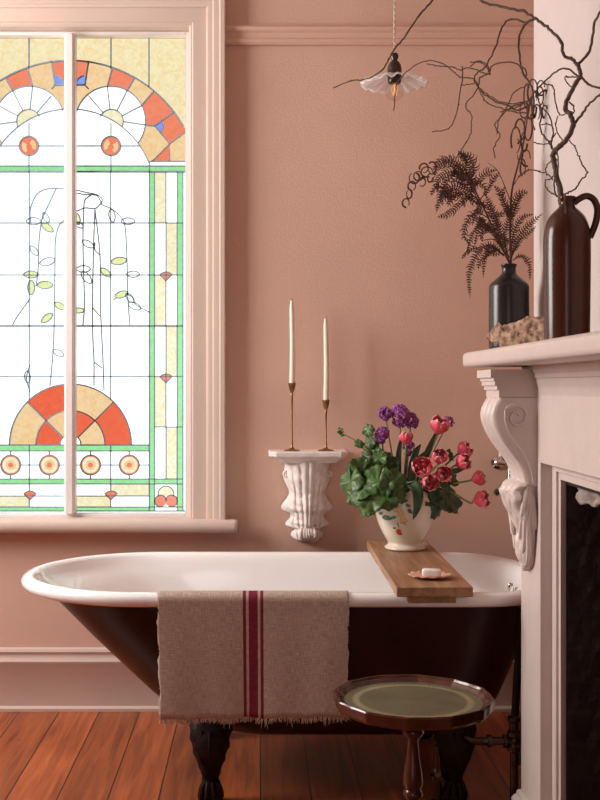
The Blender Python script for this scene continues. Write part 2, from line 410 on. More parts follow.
# chimney breast around the fire opening
BX, BF, BN = .705, CAMY+2.84, CAMY+1.22
FY0, FY1, FZ = CAMY+1.52, CAMY+2.55, .909
w = MB()
w.box(BX, XR, FY1, BF, 0, ZC); w.box(BX, XR, BN, FY0, 0, ZC); w.box(BX, XR, FY0, FY1, FZ, ZC)
struct(w.build('wall_chimney', M['breast'], smooth=False))
w = MB()                                                       # sooty brick lining
def lining(u, v):
    # back and splayed cheeks as one bent wall, pushed about so it reads as old brick
    path = [(BX+.001, FY1-.004), (BX+.12, FY1-.02), (XR-.08, FY1-.14), (XR-.05, FY1-.20), (XR-.05, FY0+.20), (XR-.08, FY0+.14), (BX+.12, FY0+.02), (BX+.001, FY0+.004)]
    t = u*(len(path)-1); i = min(int(t), len(path)-2); f = t-i
    x = path[i][0]*(1-f)+path[i+1][0]*f; y = path[i][1]*(1-f)+path[i+1][1]*f
    j = .004*math.sin(v*71+u*13)*math.sin(u*97+v*31)*min(1, u*9, (1-u)*9)
    return Vector((x+j, y+(j if i > 3 else -abs(j)), v*(FZ-.002)))
w.grid(lining, 56, 40)
w.box(BX+.002, XR-.04, FY0, FY1, FZ-.012, FZ-.001)
struct(w.build('wall_firebox', M['brick'], smooth=False, recalc=False))
w = MB()                                                       # ragged plaster left along the head of the opening
def ragged(u, v):
    y = FY1-.020-u*(FY1-FY0-.040); zz = FZ-.014-v*(.030+.007*math.sin(u*23)+.004*math.sin(u*61))
    return Vector((BX+.030+.006*math.sin(v*PI)*math.sin(u*40+v*5)-.004, y, zz))
w.grid(ragged, 60, 6)
struct(w.build('trim_2', M['plaster_rough'], solid=.012))

def sweep_x(prof, x0, x1):
    """profile of (depth from wall, z) carried along the back wall"""
    m = MB(); m.rings([[Vector((x, -d, z)) for d, z in prof] for x in (x0, x1)]); return m
CX1 = at(226, 0, 3.83).x
# picture rail
pr = [(0, 2.305), (.012, 2.305), (.020, 2.313), (.020, 2.322), (.014, 2.327), (.016, 2.345), (.026, 2.352), (.028, 2.361), (.022, 2.368), (0, 2.372)]
struct(sweep_x(pr, CX1-.002, XR).build('trim_1', M['wall']))
# baseboard
bb = [(0, 0), (.026, 0), (.026, .010), (.018, .018), (.018, .160), (.022, .166), (.022, .172), (.014, .182), (.012, .196), (.016, .203), (.012, .212), (0, .216)]
struct(sweep_x(bb, XL, XR).build('baseboard_back', M['trim']))
b = MB(); b.rings([[Vector((XL+d, y, z)) for d, z in bb] for y in (YF, -.026)])
struct(b.build('baseboard_left', M['trim']))

# ------------------------------------------------------------------ stained glass window
win = thing('window_1', 'tall leaded stained-glass window with fan arch, rising sun and green borders', 'window', (at(70, 0, GD).x, 0, OZ0))
del win['category']; struct(win)
# architrave, mitred round the opening: profile (distance outward from opening, projection into room)
def frame_sweep(x0, x1, z0, z1, prof, name, m, parent, bottom=False):
    mb = MB()
    pts = []
    for o_, y_ in prof:
        pts.append([(x0-o_, -y_, z0-(o_ if bottom else 0)), (x0-o_, -y_, z1+o_), (x1+o_, -y_, z1+o_), (x1+o_, -y_, z0-(o_ if bottom else 0))])
    rs = [[Vector(pts[i][k]) for i in range(len(prof))] for k in range(4)]
    if bottom: rs.append(rs[0]); mb.rings(rs, cap0=False, cap1=False)
    else: mb.rings(rs)
    return mb.build(name, m, parent, angle=25)
cs = [(-.002, -.105), (-.002, .010), (.003, .016), (.009, .016), (.012, .022), (.058, .022), (.060, .030), (.066, .033), (.080, .034), (.083, .040), (.090, .042), (.104, .043), (.107, .048), (.121, .048), (.125, .044), (.125, 0), (.02, -.001)]
frame_sweep(OX0, OX1, OZ0, OZ1, cs, 'architrave', M['trim'], win)
sh = [(-.030, -.085), (-.030, -.050), (-.012, -.046), (-.010, -.040), (-.002, -.040), (-.002, -.09)]
gx0, gx1 = G(-46, 0).x, G(186, 0).x; gz1, gz0 = G(0, 38).z, G(0, 512.5).z
f_out = [(gx0, gx1, gz0, gz1)]
mb = MB(); sy0, sy1 = .035, .082
def sbox(x0, x1, z0, z1, ya=sy0, yb=sy1): mb.box(x0, x1, ya, yb, z0, z1)
sbox(OX0+.002, gx0, OZ0, OZ1-.002); sbox(gx1, OX1-.002, OZ0, OZ1-.002)
sbox(gx0, gx1, gz1, OZ1-.002); sbox(gx0, gx1, OZ0, gz0)
lab(mb.build('sash_frame', M['sash'], win, bevel=.004), 'white painted sash frame')
mb = MB(); c = at(70.5, 0, 3.90)
mb.box(c.x-.0195, c.x+.0195, .025, .066, gz0, gz1); mb.box(c.x-.014, c.x+.014, .012, .026, gz0, gz1)
lab(mb.build('glazing_bar', M['sash'], win, bevel=.004), 'white vertical glazing bar')
# sill board with rounded nose
sl = at(238, 0, 3.80).x; mb = MB(); cx = at(70, 0, 3.8).x; hw = sl-cx
def nose(yf, zt, zb, n=8):
    return [(-.105, zt), (yf, zt)] + [(yf+(zt-zb)/2*math.sin(PI*i/n)*.7, (zt+zb)/2+(zt-zb)/2*math.cos(PI*i/n)) for i in range(1, n)] + [(yf, zb), (0, zb), (0, zt-.01), (-.105, zt-.01)]
p = nose(.055, .665, .620)
inner = [(max(min(0, d), d) if d > 0 else d, z) for d, z in p]
mb.box(OX0+.001, OX1-.001, -.001, .105, .640, .6648)
p2 = [(0.0, .665), (.055, .665)] + [(d, z) for d, z in p[2:] if d > 0] + [(0.0, .620)]
mb.rings([[Vector((x, -d, z)) for d, z in p2] for x in (cx-hw+.012, sl-.012)])
for sgn, xx in ((-1, cx-hw+.012), (1, sl-.012)):              # rounded returns at both ends
    rr_ = []
    for i in range(5):
        a = i/4*PI/2; rr_.append([Vector((xx+sgn*.012*math.sin(a), -max(0, d-.012*(1-math.cos(a))), .6425+(z-.6425)*(1-.3*(1-math.cos(a))))) for d, z in p2])
    mb.rings(rr_, cap0=False)
mb.build('sill', M['trim'], win)

# the leaded picture: classify each pane from its outline, then lay it row by row
def circ(x, y, cx, cy, r): return (x-cx)**2+(y-cy)**2 <= r*r
def poly_in(x, y, P):
    ins = False; j = len(P)-1
    for i in range(len(P)):
        xi, yi = P[i]; xj, yj = P[j]
        if (yi > y) != (yj > y) and x < (xj-xi)*(y-yi)/(yj-yi)+xi: ins = not ins
        j = i
    return ins
Sx = 70.0
def side(u, y, a, b):   # sign of the point against line a-b
    return (b[0]-a[0])*(y-a[1])-(b[1]-a[1])*(u-a[0])
LA = ((18.7, 61.3), (15, 85)); LB = ((42, 69.4), (37.4, 86.3)); LC = ((64.4, 78.4), (57.5, 90.4)); LD = ((84, 91), (72, 105)); LE = ((103.8, 112), (84.7, 126))
Pf = [(84.7, 126), (103.8, 112), (118, 126), (118, 131), (99.7, 144)]
Ph = [(99.7, 144), (99.7, 161.5), (82, 161.5)]
Pi_ = [(99.7, 144), (118, 130), (118, 161.5), (99.7, 161.5)]
leaves = [(33.7, 221.2, 7.5, 0, 0), (46, 217.5, 5.5, 60, 0), (47.5, 227.5, 7, 35, 1), (34.2, 250.7, 6, 50, 0), (47.5, 261.7, 8, -15, 0), (31, 274.5, 7.5, 0, 1), (31.2, 287.5, 7.5, 90, 1), (45, 285, 8, 0, 1), (60, 306, 6.5, 30, 1), (47, 318, 7, -40, 1), (77, 218.5, 6.5, 75, 1), (79, 225, 5, 30, 0), (88, 244, 6.5, 30, 0), (83.5, 269, 7, 0, 0), (86.5, 277.5, 7.5, 50, 0), (105.7, 272.5, 6.5, 40, 1), (112, 215.7, 6.5, 80, 0), (128, 221.2, 7, 0, 0), (119, 261, 8, -8, 1), (133.2, 274.2, 6.5, 0, 0), (121.5, 294.5, 7, -18, 1), (130, 298, 6, 50, 0), (134.5, 306, 7, 25, 0), (79, 310.5, 5.5, 0, 1), (58.5, 353, 6, 25, 0), (27.5, 377, 6, 85, 0)]
def leaf_outline(l, n=8):
    cx, cy, r, a, _ = l; a = math.radians(a); o = []
    for i in range(n*2):
        t = i/(n*2)*2*PI; x = math.cos(t); y = .48*math.sin(t)*(abs(math.sin(t))**.3)
        o.append((cx+r*(x*math.cos(a)-y*math.sin(a)), cy+r*(x*math.sin(a)+y*math.cos(a))))
    return o
LO = [leaf_outline(l) for l in leaves]
def pane(x, y):
    u = abs(x-Sx); left = x < Sx
    if y < 161.5:
        if not circ(u, y, 0, 191.4, 130.9): return 'cream'
        if circ(u, y, 0, 193.5, 84.5):
            if not circ(u, y, 41, 146, 9.6): return 'clear'
            if circ(u, y, 41, 147, 2.8) or not circ(u, y, 41, 146, 7.2): return 'orange'
            return 'tan' if math.sin(math.atan2(y-146, u-41)*2+1) > -.2 else 'orange'
        if circ(u, y, 40.5, 121.3, 35): return 'pale' if circ(u, y, 41.4, 121.3, 12) else 'clear'
        if poly_in(u, y, Pf):
            return 'blue' if circ(u, y, 84.7, 126, 8.6) and side(u, y, LE[0], LE[1]) < 0 else 'orange'
        if poly_in(u, y, Ph): return 'orange'
        if poly_in(u, y, Pi_): return 'tan'
        if u > 60 and y > 125.6: return 'tan'
        if side(u, y, *LA) > 0 and y < 85:
            return 'blue' if circ(u, y, 15.4, 85, 9.3) else 'orange'
        if u < 35 and y >= 85: return 'tan'
        if side(u, y, *LB) > 0: return 'tan'
        if side(u, y, *LC) > 0: return 'orange'
        if side(u, y, *LD) > 0: return 'tan'
        return 'orange'
    if y < 166: return 'clear'
    if y < 171.5: return 'green'
    if u > 79:
        if u < 84.3: return 'green' if y < 511 else 'clear'
        if 107.2 < u < 113: return 'green' if y < 511 else 'clear'
        if u >= 113: return 'clear'
        if 479 < y < 484: return 'green'
        if y > 506.5: return 'clear'
        if y > 484:
            if circ(u, y, 90.5, 501, 6) or circ(u, y, 101.5, 501, 6): return 'orange'
            return 'pale' if circ(u, y, 96, 494, 8) else 'clear'
        for yy in (275, 377):
            if circ(u, y, 96, yy+6, 9) and y < yy+6 and abs(u-96) < (yy+6.5-y)*.85 : return 'orange'
        k = (y < 223) or (275 < y < 326) or (377 < y < 427)
        return ('pale' if (u < 96) == k else 'clear')
    if y < 445:
        if circ(x, y, 70.5, 445, 61):
            r = math.hypot(x-70.5, y-445); a = math.degrees(math.atan2(445-y, x-70.5))
            if r < 10.5: return 'clear'
            q = int(a//45); q = max(0, min(3, q))
            if r > 34.5: return ['red', 'tan', 'red', 'tan'][q]
            return ['tan', 'red', 'tan', 'red'][q]
        for i, P in enumerate(LO):
            if abs(x-leaves[i][0]) < 10 and abs(y-leaves[i][1]) < 10 and leaves[i][4] and poly_in(x, y, P): return 'lime'
        return 'clear'
    if y < 451: return 'green'
    if y < 479:
        for cxx in (20.6, 59.3):
            if circ(u, y, cxx, 465, 9.8):
                return 'orange' if circ(u, y, cxx, 465, 2.6) or not circ(u, y, cxx, 465, 8.2) else ('tan' if circ(u, y, cxx, 465, 5.2) else 'pale')
        return 'clear'
    if y < 484: return 'green'
    if y < 507:
        for cxx in (30, 111):
            if circ(x, y, cxx, 500, 9) and y < 500 and abs(x-cxx) < (500.5-y)*.85: return 'orange'
        if y > 496: return 'pale' if (x < 30 or 70 < x < 111) else 'clear'
        return 'pale' if (x > 111) else 'clear'
    if y < 511: return 'green'
    return 'clear'
mb = MB(); st = .5; y = 38.0
while y < 512.5:
    xs = -46.0; cur = None; run = xs
    while xs < 186.01:
        c = pane(xs+.125, y+.25) if xs < 186 else None
        if c != cur:
            if cur is not None:
                a, b_, c_, d_ = G(run, y), G(xs, y), G(xs, y+st), G(run, y+st)
                mb.add([a, b_, c_, d_], [(0, 1, 2, 3)], GLN.index(cur))
            cur = c; run = xs
        xs += .25
    y += st
lab(mb.build('leaded_glass', [GL[k] for k in GLN], win, smooth=False, recalc=False), 'coloured glass panes')

# lead cames
cm = MB()
def came(P, wpx=.8, dep=.004):
    wd = max(.8, wpx)*1.25*GD/F/2
    P = [G(*p) for p in P]
    rs = []
    for i, p in enumerate(P):
        t = (P[min(i+1, len(P)-1)]-P[max(0, i-1)]); t.y = 0; t.normalize(); n = Vector((-t.z, 0, t.x))*wd
        rs.append([p+n+Vector((0, -dep, 0)), p-n+Vector((0, -dep, 0)), p-n+Vector((0, dep, 0)), p+n+Vector((0, dep, 0))])
    cm.rings(rs)
def arc(cx, cy, r, a0, a1, n=None):
    n = n or max(6, int(abs(a1-a0)/360*r*1.6)+4)
    return [(cx+r*math.cos(math.radians(a0+(a1-a0)*i/n)), cy-r*math.sin(math.radians(a0+(a1-a0)*i/n))) for i in range(n+1)]
def both(P, w_=.8):
    came([(Sx+u, y) for u, y in P], w_); came([(Sx-u, y) for u, y in P], w_)
came([p for p in arc(70, 191.4, 130.9, 0, 180, 60) if -46 <= p[0] <= 186], 1.1)
came([p for p in arc(70, 193.5, 84.5, 21.5, 158.5, 50)], .8)
both(arc(40.5, 121.3, 35, -38, 163), .8); both(arc(41.4, 121.3, 12, -30, 157), .7)
for L_ in (LA, LB, LC, LD, LE): both(list(L_), 1.)
both([(15, 85), (0, 85)], 1.); both([(15, 85), (18.6, 89)], 1.)
both(arc(15.4, 85, 9.3, 100, 180), .7); both(arc(84.7, 126, 8.6, 37, -50), .7)
both([(76.2, 125.3), (84.7, 126), (99.7, 144), (116, 131.5)], 1.); both([(82, 161.5), (99.7, 144), (99.7, 161.5)], 1.)
for a in (12, 45, 68, 97, 135): both([(41.4+12*math.cos(math.radians(a)), 121.3-12*math.sin(math.radians(a))), (40.5+35*math.cos(math.radians(a)), 121.3-35*math.sin(math.radians(a)))], .7) if False else None
for a_, b_ in (((40, 109.4), (37.4, 86.3)), ((47, 110.8), (57.3, 90.6)), ((52, 116), (72, 105.5)), ((53.4, 121.7), (75.7, 125)), ((33, 112.6), (18.7, 96))): both([a_, b_], .7)
both([(41, 122.5), (41, 136)], .7); both([(41, 155.6), (41, 172)], .7); both([(0, 146), (31.3, 146)], .7); both([(50.6, 146), (69.5, 146)], .7)
both(arc(41, 146, 9.7, 0, 360, 28), .9)
both([(41, 38), (41, 69)], 1.); both([(79, 38), (79, 87)], 1.)
for yy, x0, x1, w_ in ((161.5, 149.7, 186, .9), (166, -46, 186, .8), (171.8, -46, 186, 1.4), (223, -46, 183, .8), (275, -46, 183, .8), (326, -46, 183, 1.4), (376.5, -46, 183, .8), (445, -9.5, 149.5, 1.), (451, -9.5, 149.5, .7), (479, -46, 183, .8), (484, -46, 183, .7), (496, -9.5, 149.5, .6), (507, -46, 183, .7), (511, -46, 186, .9), (427, 154, 183, .7), (161.5, -46, -9.7, .9), (427, -43, -14, .7)):
    came([(x0, yy), (x1, yy)], w_)
for u, y0, y1, w_ in ((79.3, 172, 511, 1.), (84.5, 172, 511, .7), (96, 172, 479, .7), (107.2, 172, 511, .7), (113, 172, 511, .9), (79.5, 161.5, 172, .8)): both([(u, y0), (u, y1)], w_)
both([(40.7, 172), (40.7, 400)], .8); both([(40.7, 445), (40.7, 491)], .7); both([(40.7, 500), (40.7, 507)], .6)
came(arc(70.5, 445, 61, 0, 180, 48), 1.); came(arc(70.5, 445, 34.5, 0, 180, 30), .9); came(arc(70.5, 445, 10.5, 0, 180, 12), .8)
for a in (45, 135): came([(70.5+10.5*math.cos(math.radians(a)), 445-10.5*math.sin(math.radians(a))), (70.5+61*math.cos(math.radians(a)), 445-61*math.sin(math.radians(a)))], 1.)
for cxx in (20.6, 59.3):
    both(arc(cxx, 465, 9.9, 0, 360, 26), .9); both([(cxx, 451), (cxx, 455)], .7); both([(cxx, 475), (cxx, 479)], .7)
both([(0, 465), (10.7, 465)], .6); both([(30.5, 465), (49.4, 465)], .6); both([(69.2, 465), (79, 465)], .6)
for cxx in (30, 111, 166, -26):
    for yy in ((500,) if cxx in (30, 111) else (281, 383)):
        P = arc(cxx, yy, 9, 46, 134, 6); came([(cxx, yy)]+P+[(cxx, yy)], .6)
both(arc(90.5, 501, 6, 0, 290), .6); both(arc(101.5, 501, 6, -110, 180), .6); both(arc(96, 494, 8, -20, 200), .6)
def T(P): return [(x/4, 180+y_/4) for x, y_ in P]
tr = [T([(122, 170), (122, 115), (145, 60), (180, 38), (225, 34), (300, 40), (345, 50), (385, 58), (408, 75), (405, 98)]),
      T([(225, 34), (180, 130), (165, 170), (155, 260), (153, 350), (145, 425)]),
      T([(300, 52), (340, 58), (385, 62), (402, 85), (400, 98), (378, 115), (340, 112), (300, 128)]),
      T([(365, 60), (340, 80), (335, 112)]), T([(335, 112), (332, 240), (335, 380), (338, 500), (332, 580)]),
      T([(380, 118), (375, 250), (370, 500), (372, 640)])+[(94, 360), (94, 386)], T([(380, 118), (400, 300), (402, 500), (408, 640)])+[(103, 360), (104, 390)],
      T([(405, 98), (450, 118), (480, 145), (500, 185), (508, 320), (512, 480), (520, 580)]),
      T([(258, 160), (235, 185), (222, 240), (220, 330), (218, 500), (215, 640)])+[(52, 365), (50, 386)],
      T([(120, 475), (70, 545), (50, 580)]), T([(450, 478), (465, 475)]), T([(505, 455), (530, 470), (545, 500), (600, 530)]), T([(380, 250), (380, 280), (400, 300)]), T([(370, 510), (400, 545)]),
      [(94, 362), (102, 368)], [(30, 365), (26.5, 378), (30, 392)]]
for P in tr:
    came([(p.x, p.y) for p in catmull([Vector((a, b_, 0)) for a, b_ in P], 4)], .65)
for P in LO: came(P+[P[0]], .6)
lab(cm.build('lead_came', M['came'], win, smooth=False), 'dark lead lines')

# unseen side window, added and placed to light the room from the left
w2 = thing('unseen_window_2', 'unseen side window added in the left wall to light the room', 'window', (XL, (LY0+LY1)/2, LZ0)); del w2['category']; struct(w2)
mb = MB()
def lb(y0, y1, z0, z1, x0=XL-.10, x1=XL-.04): mb.box(x0, x1, y0, y1, z0, z1)
lb(LY0, LY0+.05, LZ0, LZ1); lb(LY1-.05, LY1, LZ0, LZ1); lb(LY0, LY1, LZ0, LZ0+.05); lb(LY0, LY1, LZ1-.05, LZ1); lb(LY0, LY1, 1.98, 2.02)
mb.build('window_frame', M['sash'], w2, bevel=.003)
mb = MB(); mb.box(XL-.076, XL-.072, LY0+.05, LY1-.05, LZ0+.05, LZ1-.05); mb.build('pane', GL['clear'], w2, smooth=False)

# ------------------------------------------------------------------ mantelpiece
mt = thing('mantelpiece', 'pale pink painted wooden mantelpiece with carved scroll corbel around a dark fireplace', 'fireplace', (.68, CAMY+2.0, 0))
PN, PF = CAMY+2.64, CAMY+2.83
PN2, PF2 = CAMY+1.26, CAMY+1.45                                # the other leg, beside the camera
def mantel_profile(prof, y0, y1, name, m=M['mantel'], **k):
    mb = MB(); mb.rings([[Vector((x, y, z)) for x, z in prof] for y in (y0, y1)]); return mb.build(name, m, mt, **k)
SH0, SH1 = CAMY+1.18, CAMY+2.905
mb = MB()                                                      # shelf board with eased corner
sx0 = .532
def shelf_ring(ins, z): return [Vector((sx0+ins, SH0+ins, z)), Vector((.704, SH0+ins, z)), Vector((.704, SH1-ins, z)), Vector((sx0+.02+ins, SH1-ins, z)), Vector((sx0+.006+ins, SH1-.006-ins, z)), Vector((sx0+ins, SH1-.02-ins, z))]
mb.rings([shelf_ring(.006, 1.171), shelf_ring(.001, 1.176), shelf_ring(0, 1.182), shelf_ring(0, 1.198), shelf_ring(.002, 1.205), shelf_ring(.008, 1.209)])
mb.build('shelf', M['mantel'], mt, angle=50)
# bed mould under the shelf, along the frieze
bm_ = [(.704, 1.171), (.634, 1.171), (.635, 1.163), (.641, 1.157), (.648, 1.151), (.649, 1.142), (.655, 1.139), (.656, 1.131), (.660, 1.123), (.6635, 1.119), (.664, 1.110), (.667, 1.106), (.669, 1.100), (.704, 1.098)]
bm_ = [(.669-(.669-x)*.55 if x < .669 else x, z) for x, z in bm_]
mantel_profile(bm_, PF2, PN, 'bed_moulding', angle=25)
mb = MB(); mb.box(.669, .7045, PF2, PN, .940, 1.171); mb.build('frieze', M['mantel'], mt, bevel=.002)
for a, b_ in ((PN, PF), (PN2, PF2)):
    mb = MB(); mb.box(.670, .7045, a, b_, .0, 1.171); mb.build('pilaster', M['mantel'], mt, bevel=.002)
    mb = MB(); mb.rings([[Vector((x+o_, a-o_-.012+.012, z)), Vector((.7045, a-o_*0+o_*-1, z)), Vector((.7045, b_+(.670-x-o_), z)), Vector((x+o_, b_+(.670-x-o_), z))] for x, z, o_ in ((.650, 0, 0), (.650, .070, 0), (.654, .078, 0), (.660, .084, 0), (.661, .092, 0), (.668, .098, 0))])
    pl = MB()
    def prg(o_, z): return [Vector((.670-o_, a-o_, z)), Vector((.7045, a-o_, z)), Vector((.7045, b_+o_, z)), Vector((.670-o_, b_+o_, z))]
    pl.rings([prg(.020, 0), prg(.020, .068), prg(.016, .076), prg(.010, .082), prg(.009, .090), prg(.002, .096)])
    pl.build('plinth', M['mantel'], mt, angle=25)
# inner slips: frame around the opening, moulded towards it
mb = MB()
for o0, o1, x in ((-.002, .018, .694), (.016, .040, .688), (.038, .094, .698)):
    mb.box(x, .7048, FY1+o0, FY1+o1, 0, FZ+o1); mb.box(x, .7048, FY0-o1, FY0-o0, 0, FZ+o1); mb.box(x, .7048, FY0-o0, FY1+o0, FZ+o0, min(FZ+o1, .945))
mb.build('inner_frame', M['mantel'], mt, bevel=.0015)

K = 2.66/F
def cp(px, py): return ((px-VX)*K, EYE-(py-VY)*K)
def corbel(y0, y1):
    """y0 near side, y1 far side; scroll console seen from its side"""
    front = [cp(*p) for p in ((503, 397), (499, 403), (496, 410), (495.3, 418), (497.5, 427), (501, 435), (505, 442), (510, 449), (516, 457), (521, 464), (525, 472), (527, 480), (526.5, 485.5))]
    mb = MB()
    fr = catmull([Vector((x, 0, z)) for x, z in front], 3)
    N_ = 58
    def flute(t): # three rounded reeds across the face
        f = min(1, ((t*3.22)%1.08)) if t < 1 else 1.0
        return -.015*math.sqrt(max(0, 1-(2*f-1)**2))**.8+.006
    def section(pts, amp, t):
        return [Vector((p.x+flute(t)*amp-.0, y0+(y1-y0)*t, p.z)) for p in pts]
    rs = []
    for i in range(N_+1):
        t = i/N_; s_ = section(fr, 1, t)
        s_ = [Vector((.671, s_[0].y, s_[-1].z-.002))]+[Vector((.671, s_[0].y, s_[0].z))]+s_
        rs.append(s_)
    mb.rings(rs)
    # curled leaf volute and hanging acanthus
    KF = 2.80/F
    low = [((px-VX)*kk, EYE-(py-VY)*kk) for px, py, kk in ((526, 476, KF), (519, 476, KF), (512, 478.5, KF), (507, 483, KF), (505, 488, KF), (506, 495, KF), (509.5, 504, KF), (514, 513.5, KF), (518.5, 523, KF), (521.5, 532, 2.78/F), (523, 543, 2.76/F), (525.5, 556, 2.74/F), (528, 566, 2.74/F), (529.5, 571, 2.74/F))]
    lw = catmull([Vector((x, 0, z)) for x, z in low], 3); n = len(lw); rs = []
    for i in range(N_+1):
        t = i/N_; s_ = []
        for j, p in enumerate(lw):
            v = j/(n-1)
            k = 1-max(0, (v-.45)/.55)**1.6*.55                      # narrows towards the tip
            yy = (y0+y1)/2+(t-.5)*(y1-y0)*k*(1+.05*math.sin(v*38))
            dpt = flute(t)*(1.5 if v > .15 else .9)-(.004*abs(math.sin(v*24+abs(t-.5)*9)) if v > .3 else 0)
            cut = max(0, v-.78)*abs(t-.5)*.16
            s_.append(Vector((p.x+dpt, yy, p.z+cut)))
        s_ = s_+[Vector((.671, s_[-1].y, s_[-1].z)), Vector((.671, s_[0].y, s_[0].z))]
        rs.append(s_)
    mb.rings(rs)
    # capital of stepped mouldings
    for px, ya, yb in ((490.5, 369.5, 377.5), (493.5, 377.0, 381), (495, 381, 385.5), (497.5, 385, 390), (499.5, 390, 397.5)):
        xa, za = cp(px, ya); _, zb = cp(px, yb)
        e = (499.5-px)*.0010
        mb.box(xa, .671, y0-e, y1+e, zb, min(za, 1.1712))
    # scroll carved on both cheeks
    for yy in (y0-.001, y1+.001):
        C0 = Vector((cp(517, 417)[0], yy, cp(517, 417)[1])); pts = []; rd = []
        for i in range(56):
            a = -PI*.1-i/55*PI*2.7; r = .006+i/55*.025
            pts.append(C0+Vector((r*math.cos(a)*1.0, 0, -r*math.sin(a)*1.0))); rd.append(.0026+.0022*i/55)
        tail = [pts[-1]]+[Vector((cp(*q)[0], yy, cp(*q)[1])) for q in ((515, 436), (521, 446), (527, 456), (531, 466), (533, 478))]
        mb.tube(pts, rd, 6); 
        C1 = catmull([Vector((cp(*q)[0], yy, cp(*q)[1])) for q in ((506, 410), (506, 420), (509, 431), (515, 441), (522, 451), (528, 461), (532, 472), (534, 484))], 4)
        mb.tube(C1, [.0040-.0018*i/(len(C1)-1) for i in range(len(C1))], 6)
        # little screw plug on the cap
        q = cp(512, 372); mb.lathe([(.004, -.002), (.004, .001), (.002, .002)], n=12, mat4=Matrix.Translation((q[0], yy, q[1])) @ Matrix.Rotation(PI/2, 4, 'X'))
        # leaf fronds lying on the cheek of the lower volute
        s = -1 if yy < (y0+y1)/2 else 1
        for k, (tx, ty) in enumerate(((524, 541), (527, 556), (531, 567), (534, 560), (536, 547))):
            wy = yy-s*.004; b0 = cp(528+k*1.6, 486+k*3); b1 = cp(524.5+k*2.6, 508+k*4); b2 = cp(tx+.8, ty-16); b3 = cp(tx, ty)
            P = catmull([Vector((b0[0], wy, b0[1])), Vector((b1[0], wy+s*.002, b1[1])), Vector((b2[0], yy-s*.022, b2[1])), Vector((b3[0], yy-s*.036, b3[1]))], 5)
            mb.tube(P, [.0085*math.sin(PI*(i+2)/(len(P)+3))**.7 for i in range(len(P))], 8)
    return mb.build('corbel', M['mantel'], mt, angle=32)
corbel(CAMY+2.665, CAMY+2.815); corbel(CAMY+1.275, CAMY+1.425)

# ------------------------------------------------------------------ bathtub
TY = CAMY+3.275; TXL, TXR = -.69, .845
tub = thing('clawfoot_bathtub', 'white roll-top bathtub with dark oxblood outside standing on claw feet under the window', 'bathtub', (.08, TY, 0))
def outline(z, xl, xr, w_, rl=None, rr=None, nl=2.0, nr=2.5, n=26):
    rl = rl or w_; rr = rr or min(.27, w_*.78); o = []
    def sp(c, e): return math.copysign(abs(c)**(2/e), c)
    for i in range(n+1):
        a = -PI/2+PI*i/n; o.append(Vector((xr-rr+rr*sp(math.cos(a), nr), TY+w_*sp(math.sin(a), nr), z)))
    for i in range(1, 8): t = i/8; o.append(Vector(((xr-rr)*(1-t)+(xl+rl)*t, TY+w_, z)))
    for i in range(n+1):
        a = PI/2+PI*i/n; o.append(Vector((xl+rl+rl*sp(math.cos(a), nl), TY+w_*sp(math.sin(a), nl), z)))
    for i in range(1, 8): t = 1-i/8; o.append(Vector(((xr-rr)*(1-t)+(xl+rl)*t, TY-w_, z)))
    return o
def off(z, d): return outline(z, TXL+d, TXR-d, .385-d, .385-d, .27-d*.6)
mb = MB()
rs = [off(.551, .040), off(.5445, .032), off(.5425, .020), off(.5475, .007), off(.556, .001), off(.566, 0), off(.575, .006), off(.580, .016), off(.581, .028), off(.578, .038), off(.570, .047), off(.555, .052)]
rs += [outline(.53, -.590, .778, .326, .32, .235), outline(.50, -.545, .765, .320, .31, .23), outline(.42, -.455, .735, .308, .30, .22), outline(.33, -.350, .695, .295, .28, .21), outline(.26, -.265, .66, .275, .26, .2), outline(.225, -.20, .62, .24, .22, .18), outline(.205, -.13, .56, .18, .17, .15), outline(.198, -.02, .45, .08, .07, .07)]
mb.rings(rs, cap0=False)
lab(mb.build('basin', M['enamel'], tub, angle=60), 'white enamelled basin and rolled rim')
mb = MB()
rs = [outline(.550, -.640, .800, .344, .34, .245), outline(.535, -.612, .797, .344, .34, .245), outline(.50, -.575, .785, .342, .335, .24), outline(.42, -.495, .760, .335, .32, .235), outline(.33, -.400, .722, .325, .30, .23), outline(.26, -.325, .692, .312, .285, .22), outline(.215, -.270, .668, .296, .27, .21), outline(.185, -.225, .640, .268, .245, .2), outline(.166, -.17, .60, .225, .2, .18), outline(.156, -.10, .53, .15, .13, .14), outline(.152, 0, .43, .06, .05, .05)]
mb.rings(rs, cap0=False)
lab(mb.build('outer_shell', M['shell_paint'], tub, angle=60), 'dark oxblood painted outside')
